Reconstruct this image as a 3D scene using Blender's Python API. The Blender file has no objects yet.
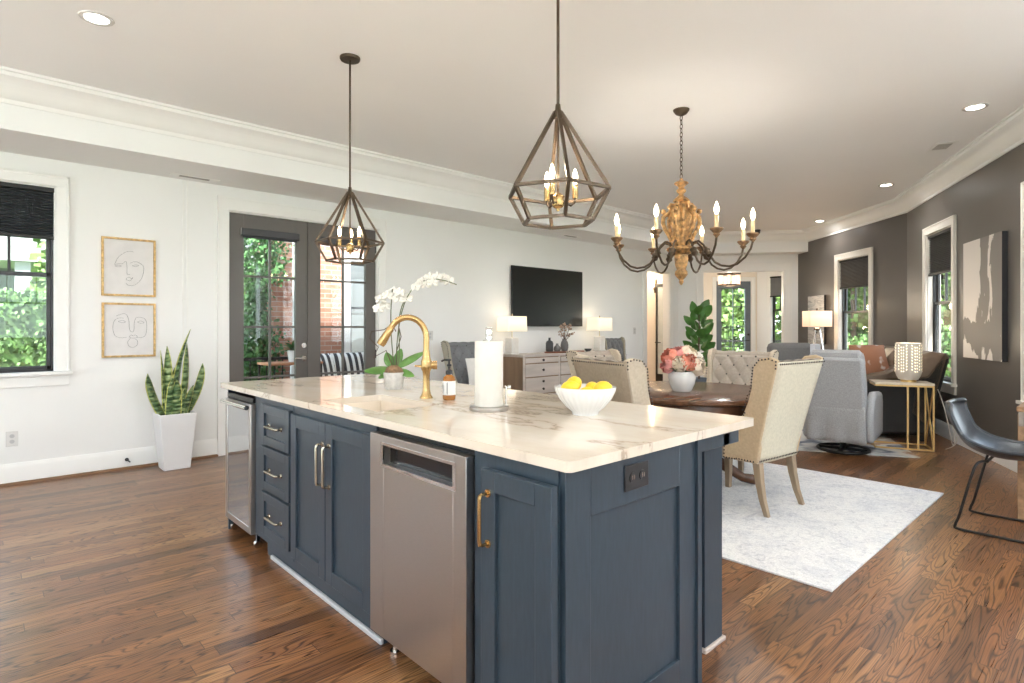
import bpy, bmesh, math, random
from mathutils import Vector, Matrix, noise
random.seed(7)
D = bpy.data; S = bpy.context.scene; COL = S.collection
PI = math.pi
def R(a): return math.radians(a)

# ------------------------------------------------------------------ camera
YAW = math.atan2(623, 578)            # room X axis lies this far to the right of the view
CH = 1.27
cam = D.cameras.new('camera'); co = D.objects.new('camera', cam); COL.objects.link(co)
co.location = (0, 0, CH); co.rotation_euler = (PI/2, 0, YAW - PI/2)
cam.sensor_width = 36; cam.lens = 578*36/1024; cam.shift_y = -14.5/1024
cam.clip_start = .03; cam.clip_end = 200
S.camera = co

# ------------------------------------------------------------------ view, sky, lights
S.view_settings.view_transform = 'Standard'; S.view_settings.look = 'None'
S.view_settings.exposure = 0.92; S.view_settings.gamma = 1; S.view_settings.use_curve_mapping = False
wd = D.worlds.new('sky'); S.world = wd; wd.use_nodes = True
nt = wd.node_tree; bg = nt.nodes['Background']
tc = nt.nodes.new('ShaderNodeTexCoord'); sx = nt.nodes.new('ShaderNodeSeparateXYZ')
rp = nt.nodes.new('ShaderNodeValToRGB')
nt.links.new(tc.outputs['Generated'], sx.inputs[0]); nt.links.new(sx.outputs['Z'], rp.inputs[0])
rp.color_ramp.elements[0].position = 0.0; rp.color_ramp.elements[0].color = (.86, .93, 1, 1)
rp.color_ramp.elements[1].position = 0.9; rp.color_ramp.elements[1].color = (.50, .70, 1, 1)
nt.links.new(rp.outputs[0], bg.inputs[0]); bg.inputs[1].default_value = 3.3
sl = D.lights.new('sun', 'SUN'); sl.energy = 13.0; sl.angle = R(8); sl.color = (1, .95, .87)
so = D.objects.new('sun', sl); COL.objects.link(so); so.rotation_euler = (R(38), 0, R(-50))

def lamp(kind, loc, energy, col=(1, .86, .70), size=.08, rot=(0, 0, 0), spot=None):
    l = D.lights.new('bulb_or_fill_light', kind); l.energy = energy; l.color = col
    if kind == 'AREA': l.shape = 'DISK'; l.size = size
    else: l.shadow_soft_size = size
    if spot: l.spot_size = R(spot); l.spot_blend = .8
    o = D.objects.new('bulb_or_fill_light', l); COL.objects.link(o); o.location = loc; o.rotation_euler = rot
    return o
CEIL = 3.05
WARM = (1, .99, .97)
DL_SEEN = [(.51, 4.07), (5.93, .88), (8.36, 2.12), (10.39, 3.60)]
DL_FILL = [(.3, 1.6), (-1.8, 4.07), (-1.8, 1.6), (.3, -1.2), (-1.8, -1.2), (2.8, -1.4), (3.0, 4.4), (3.3, .4), (5.6, 4.5), (6.6, 3.0), (8.2, 4.6)]  # extra ceiling spots without fixtures, added to brighten the room
DL_POWER = 20
FILL_GLOBE_P = 190
for (x, y) in DL_SEEN + DL_FILL:
    lamp('SPOT', (x, y, CEIL-.03), DL_POWER, WARM, .06, (0, 0, 0), 165)

# ------------------------------------------------------------------ image -> room helpers
AX = (math.sin(YAW), math.cos(YAW)); AY = (-math.cos(YAW), math.sin(YAW))
def Q(px, d):
    r = (px-512)/578*d
    return (r*AX[0]+d*AX[1], r*AY[0]+d*AY[1])
def ZZ(py, d): return CH-(py-327)*d/578

# ------------------------------------------------------------------ materials
MATS = {}
def principled(name, col, rough=.5, metal=0, **k):
    m = D.materials.new(name); m.use_nodes = True
    b = m.node_tree.nodes['Principled BSDF']
    b.inputs['Base Color'].default_value = (*col, 1); b.inputs['Roughness'].default_value = rough
    b.inputs['Metallic'].default_value = metal
    for kk, v in k.items():
        b.inputs[kk.replace('_', ' ')].default_value = v
    return m, m.node_tree, b
def N(t, kind, **k):
    n = t.nodes.new(kind)
    for a, v in k.items():
        if a.startswith('i_'): n.inputs[a[2:].replace('_', ' ')].default_value = v
        else: setattr(n, a, v)
    return n
def L(t, a, b): t.links.new(a, b)
def ramp(t, fac, stops):
    r = t.nodes.new('ShaderNodeValToRGB'); e = r.color_ramp.elements
    while len(e) < len(stops): e.new(.5)
    for i, (p, c) in enumerate(stops):
        e[i].position = p; e[i].color = (*c, 1) if len(c) == 3 else c
    L(t, fac, r.inputs[0]); return r
def mat(name, col, rough=.5, metal=0, var=0.06, scale=8, bump=0, bscale=60, stretch=(1, 1, 1), **k):
    """plain surface with a little procedural variation and optional bump"""
    if name in MATS: return MATS[name]
    m, t, b = principled(name, col, rough, metal, **k)
    tc = N(t, 'ShaderNodeTexCoord'); mp = N(t, 'ShaderNodeMapping'); mp.inputs['Scale'].default_value = stretch
    L(t, tc.outputs['Object'], mp.inputs[0])
    n = N(t, 'ShaderNodeTexNoise', i_Scale=scale, i_Detail=4.0); L(t, mp.outputs[0], n.inputs['Vector'])
    lo = tuple(max(0, c*(1-var)) for c in col); hi = tuple(min(1, c*(1+var)) for c in col)
    r = ramp(t, n.outputs['Fac'], [(.3, lo), (.7, hi)]); L(t, r.outputs[0], b.inputs['Base Color'])
    if bump:
        n2 = N(t, 'ShaderNodeTexNoise', i_Scale=bscale, i_Detail=3.0); L(t, mp.outputs[0], n2.inputs['Vector'])
        bp = N(t, 'ShaderNodeBump', i_Strength=bump, i_Distance=.01); L(t, n2.outputs['Fac'], bp.inputs['Height'])
        L(t, bp.outputs[0], b.inputs['Normal'])
    MATS[name] = m; return m
def emit(name, col, s):
    if name in MATS: return MATS[name]
    m, t, b = principled(name, col, .4); b.inputs['Emission Color'].default_value = (*col, 1)
    b.inputs['Emission Strength'].default_value = s; MATS[name] = m; return m

white_wall = mat('white_wall_paint', (.88, .88, .865), .55, var=.01, scale=2)
cream_ceiling = mat('ceiling_paint', (.93, .925, .91), .7, var=.01, scale=1)
trim_white = mat('trim_paint', (.89, .885, .86), .35, var=.01)
grey_wall = mat('greige_wall_paint', (.122, .107, .094), .38, var=.03, scale=3, bump=.05, bscale=120)
casing_cream = mat('casing_paint', (.80, .76, .69), .4, var=.01)
black_frame = mat('black_window_frame', (.025, .025, .026), .35)
door_grey = mat('dark_taupe_door_paint', (.115, .103, .092), .35, var=.03)
door_blue = mat('slate_door_paint', (.13, .16, .19), .4, var=.03)
island_paint = mat('slate_cabinet_paint', (.030, .046, .063), .30, var=.12, scale=14, stretch=(6, 6, 1))
black_gap = mat('shadow_gap_black', (.008, .008, .009), .6)
steel = mat('brushed_stainless', (.50, .475, .45), .30, 1.0, var=.05, scale=40, stretch=(1, 1, 30))
steel_bright = mat('polished_steel', (.72, .70, .68), .14, 1.0, var=.02)
brass = mat('brushed_brass', (.50, .33, .145), .26, 1.0, var=.05)
pale_brass = mat('champagne_brass', (.62, .52, .36), .28, 1.0, var=.05)
nickel = mat('warm_nickel', (.40, .36, .29), .25, 1.0, var=.05)
bronze = mat('aged_bronze', (.085, .060, .040), .38, .7, var=.15)
gold_tube = mat('gold_painted_metal', (.68, .46, .19), .35, .7, var=.05)
black_metal = mat('black_metal', (.02, .02, .02), .4, .4)
black_plastic = mat('black_plastic', (.02, .02, .022), .4)
screen = mat('tv_screen', (.006, .006, .007), .34, var=.02)
ceramic = mat('white_ceramic', (.74, .73, .71), .18, var=.01)
matte_white = mat('matte_white_planter', (.80, .80, .81), .4, var=.01)
paper = mat('paper_towel', (.66, .63, .57), .9, bump=.25, bscale=140)
lemon_m = mat('lemon_skin', (.86, .56, .03), .38, var=.12, bump=.25, bscale=180)
linen = mat('beige_linen', (.50, .42, .32), .85, var=.08, scale=60, bump=.2, bscale=350)
linen_side = mat('sand_linen', (.52, .39, .25), .85, var=.08, scale=60, bump=.2, bscale=350)
linen_back = mat('oat_linen', (.60, .55, .43), .85, var=.08, scale=60, bump=.2, bscale=350)
tuft_beige = mat('taupe_tufted_linen', (.40, .345, .29), .85, var=.08, scale=60, bump=.2, bscale=350)
tuft_grey = mat('grey_tufted_velvet', (.165, .17, .18), .7, var=.1, scale=40, bump=.15, bscale=300)
nail = mat('bronze_nailhead', (.05, .04, .035), .35, .6)
weath_wood = mat('weathered_oak_leg', (.32, .235, .155), .5, var=.2, scale=20, stretch=(1, 1, .15))
grey_fab = mat('grey_boucle', (.39, .39, .395), .95, var=.22, scale=140, bump=.5, bscale=260)
grey_fab2 = mat('smoke_grey_fabric', (.17, .165, .16), .9, var=.12, scale=90, bump=.3, bscale=200)
leather = mat('brown_leather', (.15, .105, .072), .33, var=.25, scale=7, bump=.35, bscale=22)
leather_dk = mat('dark_sofa_base', (.018, .017, .016), .5, var=.2)
leather_blk = mat('charcoal_leather', (.045, .052, .062), .28, var=.15, bump=.1, bscale=70)
clay = mat('grey_stoneware', (.16, .155, .15), .6, var=.15, scale=30)
clay_dk = mat('charcoal_stoneware', (.05, .052, .055), .5, var=.1)
concrete = mat('ribbed_grey_pot', (.55, .53, .50), .7, var=.15, scale=40, bump=.3)
soil = mat('potting_moss', (.22, .13, .07), .95, var=.4, scale=50, bump=.8, bscale=90)
amber = mat('amber_glass', (.32, .12, .02), .08, var=.05)
label_m = mat('paper_label', (.80, .79, .76), .6)
ink = mat('ink', (.03, .03, .035), .7)
leafg = mat('fiddle_leaf_green', (.075, .20, .04), .35, var=.35, scale=8)
orchid_leaf = mat('orchid_leaf_green', (.10, .23, .045), .35, var=.3, scale=10)
stem_g = mat('orchid_stem', (.09, .11, .04), .5)
twig = mat('brown_twig', (.09, .05, .03), .7)
petal_w = mat('white_petal', (.76, .73, .66), .5, var=.03)
petal_c = mat('cream_petal', (.88, .76, .60), .6, var=.06, scale=30)
petal_p = mat('coral_petal', (.78, .29, .20), .6, var=.15, scale=30)
petal_k = mat('rose_petal', (.80, .36, .33), .6, var=.12, scale=30)
petal_d = mat('dried_petal', (.42, .30, .22), .8, var=.3, scale=30)
tray_m = mat('rust_wood_tray', (.22, .075, .035), .4, var=.1)
cellular = mat('charcoal_shade_fabric', (.045, .05, .058), .75, var=.05)
cell_taupe = mat('taupe_shade_fabric', (.10, .095, .09), .75, var=.05)
hedge_m = mat('hedge_leaf', (.085, .17, .045), .6, var=.55, scale=9)
tree_m = mat('tree_leaf', (.12, .21, .05), .55, var=.5, scale=3)
ivy_m = mat('ivy_leaf', (.06, .16, .045), .5, var=.5, scale=8)
bark = mat('tree_bark', (.12, .08, .055), .9, var=.3, bump=.5)
lawn = mat('lawn_grass', (.12, .24, .05), .9, var=.4, scale=3)
paving = mat('patio_concrete', (.45, .42, .38), .8, var=.1)
hall_warm = mat('hall_wall_paint', (.84, .76, .66), .6, var=.01)
side_grey = mat('grey_lap_siding', (.17, .18, .185), .7, var=.04)
wood_side = mat('console_side_oak', (.27, .175, .105), .5, var=.2, scale=10, stretch=(1, 1, .12))
wood_pale = mat('whitewashed_oak', (.56, .50, .455), .55, var=.16, scale=9, stretch=(.15, 1, 1))
gilt = mat('distressed_gilt_wood', (.44, .25, .10), .45, .25, var=.75, scale=30, bump=1.0, bscale=45)
gilt_dark = mat('worn_gilt_bronze', (.25, .15, .08), .45, .3, var=.6, scale=40, bump=.4)
candle = mat('candle_sleeve', (.85, .66, .38), .5)
table_wood = mat('walnut_table_wood', (.105, .045, .022), .22, var=.45, scale=7, stretch=(.25, 2.5, 1))
marble_small = mat('pale_marble', (.72, .62, .50), .25, var=.08, scale=10)
shade_lit = emit('lit_linen_shade', (1, .88, .68), .34)
shade_lit2 = emit('lit_drum_shade', (1, .74, .50), .42)
bulb_e = emit('bulb_glow', (1, .80, .50), 14)
disc_e = emit('downlight_glow', (1, .93, .82), 9)
lamp_e = emit('chevron_glow', (1, .86, .60), 2.0)

def glass_mat(name, tint, refl=1.0):
    m = D.materials.new(name); m.use_nodes = True; t = m.node_tree
    t.nodes.remove(t.nodes['Principled BSDF'])
    tr = N(t, 'ShaderNodeBsdfTransparent'); tr.inputs[0].default_value = (*tint, 1)
    gl = N(t, 'ShaderNodeBsdfGlossy'); gl.inputs['Roughness'].default_value = .01
    fr = N(t, 'ShaderNodeLayerWeight'); fr.inputs['Blend'].default_value = .5; pw = N(t, 'ShaderNodeMath', operation='POWER'); pw.inputs[1].default_value = 4.0; L(t, fr.outputs['Facing'], pw.inputs[0]); mu = N(t, 'ShaderNodeMath', operation='MULTIPLY_ADD'); mu.inputs[1].default_value = .45*refl; mu.inputs[2].default_value = .03
    mx = N(t, 'ShaderNodeMixShader'); L(t, pw.outputs[0], mu.inputs[0]); L(t, mu.outputs[0], mx.inputs[0])
    L(t, tr.outputs[0], mx.inputs[1]); L(t, gl.outputs[0], mx.inputs[2])
    L(t, mx.outputs[0], t.nodes['Material Output'].inputs[0]); MATS[name] = m; return m
pane_m = glass_mat('window_pane_glass', (.96, .98, .97))
fridge_glass = mat('dark_tinted_glass', (.10, .105, .11), .04, var=.02, Specular_IOR_Level=1.0, Coat_Weight=1.0, Coat_IOR=2.4)

def floor_material():
    m, t, b = principled('oak_strip_floor', (.2, .1, .05), .3)
    tc = N(t, 'ShaderNodeTexCoord'); sp = N(t, 'ShaderNodeSeparateXYZ'); L(t, tc.outputs['Object'], sp.inputs[0])
    def M(op, a, b_=None, c=None):
        n = N(t, 'ShaderNodeMath', operation=op)
        for i, v in enumerate((a, b_, c)):
            if v is None: continue
            if isinstance(v, (int, float)): n.inputs[i].default_value = v
            else: L(t, v, n.inputs[i])
        return n.outputs[0]
    PW = .083
    row = M('FLOOR', M('DIVIDE', sp.outputs['Y'], PW))
    wn = N(t, 'ShaderNodeTexWhiteNoise', noise_dimensions='1D'); L(t, row, wn.inputs['W'])
    xo = M('ADD', M('DIVIDE', sp.outputs['X'], .95), M('MULTIPLY', wn.outputs['Value'], 17.3))
    pl = M('FLOOR', xo)
    cb = N(t, 'ShaderNodeCombineXYZ'); L(t, row, cb.inputs[0]); L(t, pl, cb.inputs[1])
    w2 = N(t, 'ShaderNodeTexWhiteNoise', noise_dimensions='2D'); L(t, cb.outputs[0], w2.inputs['Vector'])
    # grain coordinates, shifted per plank
    gx = M('ADD', M('MULTIPLY', sp.outputs['X'], .95), M('MULTIPLY', w2.outputs['Value'], 31))
    gy = M('ADD', M('MULTIPLY', sp.outputs['Y'], 11), M('MULTIPLY', w2.outputs['Value'], 57))
    gv = N(t, 'ShaderNodeCombineXYZ'); L(t, gx, gv.inputs[0]); L(t, gy, gv.inputs[1])
    n1 = N(t, 'ShaderNodeTexNoise', i_Scale=1.1, i_Detail=1.2, i_Distortion=.5); L(t, gv.outputs[0], n1.inputs['Vector'])
    rings = M('ABSOLUTE', M('SINE', M('MULTIPLY', n1.outputs['Fac'], 62)))
    n2 = N(t, 'ShaderNodeTexNoise', i_Scale=9.0, i_Detail=6.0)
    mp = N(t, 'ShaderNodeMapping'); mp.inputs['Scale'].default_value = (.35, 1.8, 1); L(t, gv.outputs[0], mp.inputs[0]); L(t, mp.outputs[0], n2.inputs['Vector'])
    base = ramp(t, w2.outputs['Value'], [(0, (.095, .040, .016)), (.25, (.172, .074, .028)), (.55, (.238, .108, .040)), (.8, (.190, .080, .031)), (1, (.305, .158, .066))])
    g = ramp(t, rings, [(0, (.22, .18, .15)), (.30, (.60, .56, .52)), (.62, (1.2, 1.2, 1.2))])
    g2 = ramp(t, n2.outputs['Fac'], [(.34, (.50, .46, .44)), (.60, (1.2, 1.2, 1.2))])
    m1 = N(t, 'ShaderNodeMix', data_type='RGBA', blend_type='MULTIPLY'); m1.inputs[0].default_value = .95
    L(t, base.outputs[0], m1.inputs[6]); L(t, g.outputs[0], m1.inputs[7])
    m2 = N(t, 'ShaderNodeMix', data_type='RGBA', blend_type='MULTIPLY'); m2.inputs[0].default_value = .85
    L(t, m1.outputs[2], m2.inputs[6]); L(t, g2.outputs[0], m2.inputs[7])
    fy = M('FRACT', M('DIVIDE', sp.outputs['Y'], PW)); fx = M('FRACT', xo)
    gap = M('MAXIMUM', M('LESS_THAN', fy, .022), M('LESS_THAN', fx, .003))
    m3 = N(t, 'ShaderNodeMix', data_type='RGBA'); L(t, gap, m3.inputs[0]); L(t, m2.outputs[2], m3.inputs[6]); m3.inputs[7].default_value = (.05, .022, .011, 1)
    L(t, m3.outputs[2], b.inputs['Base Color'])
    rr = M('ADD', .20, M('MULTIPLY', n2.outputs['Fac'], .22)); L(t, rr, b.inputs['Roughness'])
    b.inputs['Coat Weight'].default_value = .18; b.inputs['Coat Roughness'].default_value = .22
    bp = N(t, 'ShaderNodeBump', i_Strength=.12, i_Distance=.004)
    hh = M('SUBTRACT', M('MULTIPLY', rings, .5), gap); L(t, hh, bp.inputs['Height']); L(t, bp.outputs[0], b.inputs['Normal'])
    return m
floor_m = floor_material()

def marble_material():
    m, t, b = principled('veined_marble', (.8, .74, .66), .10)
    tc = N(t, 'ShaderNodeTexCoord'); mp = N(t, 'ShaderNodeMapping'); mp.inputs['Scale'].default_value = (2.2, .9, 1); mp.inputs['Rotation'].default_value = (0, 0, R(-24))
    L(t, tc.outputs['Object'], mp.inputs[0])
    n0 = N(t, 'ShaderNodeTexNoise', i_Scale=1.6, i_Detail=5.0, i_Roughness=.6); L(t, mp.outputs[0], n0.inputs['Vector'])
    ad = N(t, 'ShaderNodeVectorMath', operation='MULTIPLY_ADD'); ad.inputs[1].default_value = (.9, .9, .9); L(t, n0.outputs['Color'], ad.inputs[0]); L(t, mp.outputs[0], ad.inputs[2])
    v = N(t, 'ShaderNodeTexNoise', i_Scale=1.15, i_Detail=5.0, i_Roughness=.55); L(t, ad.outputs[0], v.inputs['Vector'])
    s = N(t, 'ShaderNodeMath', operation='SUBTRACT'); s.inputs[1].default_value = .5; L(t, v.outputs['Fac'], s.inputs[0])
    a = N(t, 'ShaderNodeMath', operation='ABSOLUTE'); L(t, s.outputs[0], a.inputs[0])
    veins = ramp(t, a.outputs[0], [(0, (.42, .34, .27)), (.008, (.60, .52, .43)), (.025, (.70, .62, .525)), (.15, (.755, .685, .595))])
    bl = N(t, 'ShaderNodeTexNoise', i_Scale=1.3, i_Detail=3.0); L(t, mp.outputs[0], bl.inputs['Vector'])
    bc = ramp(t, bl.outputs['Fac'], [(.35, (1, 1, 1)), (.7, (.90, .85, .79))])
    mx = N(t, 'ShaderNodeMix', data_type='RGBA', blend_type='MULTIPLY'); mx.inputs[0].default_value = 1
    L(t, veins.outputs[0], mx.inputs[6]); L(t, bc.outputs[0], mx.inputs[7]); L(t, mx.outputs[2], b.inputs['Base Color'])
    return m
marble = marble_material()

def rug_material():
    m, t, b = principled('distressed_rug', (.7, .7, .7), .95)
    tc = N(t, 'ShaderNodeTexCoord')
    n1 = N(t, 'ShaderNodeTexNoise', i_Scale=2.2, i_Detail=12.0, i_Roughness=.80, i_Distortion=.8); L(t, tc.outputs['Object'], n1.inputs['Vector'])
    vo = N(t, 'ShaderNodeTexNoise', i_Scale=16.0, i_Detail=6.0, i_Roughness=.7, i_Distortion=1.5); L(t, tc.outputs['Object'], vo.inputs['Vector'])
    c1 = ramp(t, n1.outputs['Fac'], [(.36, (.58, .59, .63)), (.46, (.74, .74, .75)), (.54, (.80, .795, .79))])
    c2 = ramp(t, vo.outputs['Fac'], [(.36, (.70, .71, .75)), (.46, (.93, .93, .95)), (.52, (1, 1, 1))])
    n3 = N(t, 'ShaderNodeTexNoise', i_Scale=130.0, i_Detail=2.0); L(t, tc.outputs['Object'], n3.inputs['Vector'])
    c3 = ramp(t, n3.outputs['Fac'], [(.35, (.86, .86, .86)), (.65, (1.05, 1.05, 1.05))])
    a = N(t, 'ShaderNodeMix', data_type='RGBA', blend_type='MULTIPLY'); a.inputs[0].default_value = .8; L(t, c1.outputs[0], a.inputs[6]); L(t, c2.outputs[0], a.inputs[7])
    d = N(t, 'ShaderNodeMix', data_type='RGBA', blend_type='MULTIPLY'); d.inputs[0].default_value = 1; L(t, a.outputs[2], d.inputs[6]); L(t, c3.outputs[0], d.inputs[7])
    L(t, d.outputs[2], b.inputs['Base Color'])
    bp = N(t, 'ShaderNodeBump', i_Strength=.4, i_Distance=.004); L(t, n3.outputs['Fac'], bp.inputs['Height']); L(t, bp.outputs[0], b.inputs['Normal'])
    return m
rug_m = rug_material()

def brick_material():
    m, t, b = principled('red_brick', (.4, .18, .12), .9)
    tc = N(t, 'ShaderNodeTexCoord'); mp = N(t, 'ShaderNodeMapping'); mp.inputs['Rotation'].default_value = (PI/2, 0, 0)
    L(t, tc.outputs['Object'], mp.inputs[0])
    br = N(t, 'ShaderNodeTexBrick', i_Scale=1.0); br.inputs['Brick Width'].default_value = .215; br.inputs['Row Height'].default_value = .075
    br.inputs['Mortar Size'].default_value = .006; br.inputs['Color1'].default_value = (.50, .26, .185, 1); br.inputs['Color2'].default_value = (.40, .18, .12, 1)
    br.inputs['Mortar'].default_value = (.52, .44, .38, 1); L(t, mp.outputs[0], br.inputs['Vector']); L(t, br.outputs['Color'], b.inputs['Base Color'])
    return m
brick_m = brick_material()

def stripe_material():
    m, t, b = principled('black_white_stripe', (.8, .8, .8), .9)
    tc = N(t, 'ShaderNodeTexCoord'); w = N(t, 'ShaderNodeTexWave', i_Scale=3.2, i_Distortion=.3); w.bands_direction = 'X'
    L(t, tc.outputs['Object'], w.inputs['Vector'])
    r = ramp(t, w.outputs['Fac'], [(.45, (.03, .03, .035)), (.55, (.80, .80, .78))]); r.color_ramp.interpolation = 'CONSTANT'
    L(t, r.outputs[0], b.inputs['Base Color']); return m
stripe_m = stripe_material()

def snake_material():
    m, t, b = principled('snake_plant_leaf', (.2, .3, .1), .35)
    tc = N(t, 'ShaderNodeTexCoord'); n = N(t, 'ShaderNodeTexNoise', i_Scale=16.0, i_Detail=3.0)
    mp = N(t, 'ShaderNodeMapping'); mp.inputs['Scale'].default_value = (.7, .7, 3); L(t, tc.outputs['Object'], mp.inputs[0]); L(t, mp.outputs[0], n.inputs['Vector'])
    r = ramp(t, n.outputs['Fac'], [(.40, (.045, .10, .035)), (.52, (.15, .24, .09)), (.62, (.30, .38, .17))]); L(t, r.outputs[0], b.inputs['Base Color']); return m
snake_m = snake_material(); snake_edge = mat('snake_leaf_margin', (.55, .56, .16), .4)

def abstract_material():
    m, t, b = principled('abstract_paint', (.5, .5, .5), .5)
    tc = N(t, 'ShaderNodeTexCoord'); sp = N(t, 'ShaderNodeSeparateXYZ'); L(t, tc.outputs['Object'], sp.inputs[0])
    mp = N(t, 'ShaderNodeMapping'); mp.inputs['Scale'].default_value = (3.2, 1, .9); L(t, tc.outputs['Object'], mp.inputs[0])
    n = N(t, 'ShaderNodeTexNoise', i_Scale=1.6, i_Detail=5.0, i_Distortion=.7); L(t, mp.outputs[0], n.inputs['Vector'])
    def M(op, a, b_):
        q = N(t, 'ShaderNodeMath', operation=op)
        for i, v in enumerate((a, b_)):
            if isinstance(v, (int, float)): q.inputs[i].default_value = v
            else: L(t, v, q.inputs[i])
        return q.outputs[0]
    # pale field fills the left of the upper two thirds; ragged edge
    ex = M('ADD', sp.outputs['X'], M('MULTIPLY', M('SUBTRACT', n.outputs['Fac'], .5), .9))
    up = M('GREATER_THAN', M('ADD', sp.outputs['Z'], M('MULTIPLY', M('SUBTRACT', n.outputs['Fac'], .5), .5)), -.20)
    f1 = M('MULTIPLY', M('LESS_THAN', ex, -.06), up)
    ez = M('ADD', sp.outputs['Z'], M('MULTIPLY', M('SUBTRACT', n.outputs['Fac'], .5), 1.1))
    f2 = M('LESS_THAN', ez, -.50)
    st = M('MULTIPLY', M('LESS_THAN', M('ABSOLUTE', M('ADD', ex, -.20), 0), .05), up)
    f = M('MAXIMUM', M('MAXIMUM', f1, f2), st)
    mx = N(t, 'ShaderNodeMix', data_type='RGBA'); L(t, f, mx.inputs[0]); mx.inputs[6].default_value = (.22, .195, .175, 1); mx.inputs[7].default_value = (.72, .66, .61, 1)
    L(t, mx.outputs[2], b.inputs['Base Color']); return m
abstract_m = abstract_material()
def sketch_material():
    m, t, b = principled('grey_line_print', (.7, .7, .7), .5)
    tc = N(t, 'ShaderNodeTexCoord'); n = N(t, 'ShaderNodeTexNoise', i_Scale=5.0, i_Detail=5.0, i_Distortion=1.0)
    mp = N(t, 'ShaderNodeMapping'); mp.inputs['Scale'].default_value = (.6, 1, 3); L(t, tc.outputs['Object'], mp.inputs[0]); L(t, mp.outputs[0], n.inputs['Vector'])
    r = ramp(t, n.outputs['Fac'], [(.40, (.55, .54, .52)), (.47, (.36, .35, .34)), (.50, (.62, .60, .57)), (.62, (.66, .64, .61))]); L(t, r.outputs[0], b.inputs['Base Color']); return m
sketch_m = sketch_material()
def cowhide_material():
    m, t, b = principled('patterned_living_rug', (.6, .6, .6), .95)
    tc = N(t, 'ShaderNodeTexCoord'); n = N(t, 'ShaderNodeTexNoise', i_Scale=2.4, i_Detail=6.0, i_Distortion=1.2); L(t, tc.outputs['Object'], n.inputs['Vector'])
    r = ramp(t, n.outputs['Fac'], [(.38, (.10, .12, .17)), (.46, (.50, .50, .50)), (.55, (.62, .58, .52)), (.62, (.40, .26, .18))]); L(t, r.outputs[0], b.inputs['Base Color']); return m
livrug_m = cowhide_material()
pillow_m = mat('rust_white_pillow', (.45, .25, .16), .8, var=.1)
def pillow_mat():
    m, t, b = principled('rust_cream_patch_pillow', (.6, .4, .3), .9)
    tc = N(t, 'ShaderNodeTexCoord'); n = N(t, 'ShaderNodeTexNoise', i_Scale=5.0, i_Detail=2.0); L(t, tc.outputs['Object'], n.inputs['Vector'])
    r = ramp(t, n.outputs['Fac'], [(.55, (.28, .13, .075)), (.60, (.58, .55, .52))]); L(t, r.outputs[0], b.inputs['Base Color']); return m
pillow_m = pillow_mat()

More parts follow.
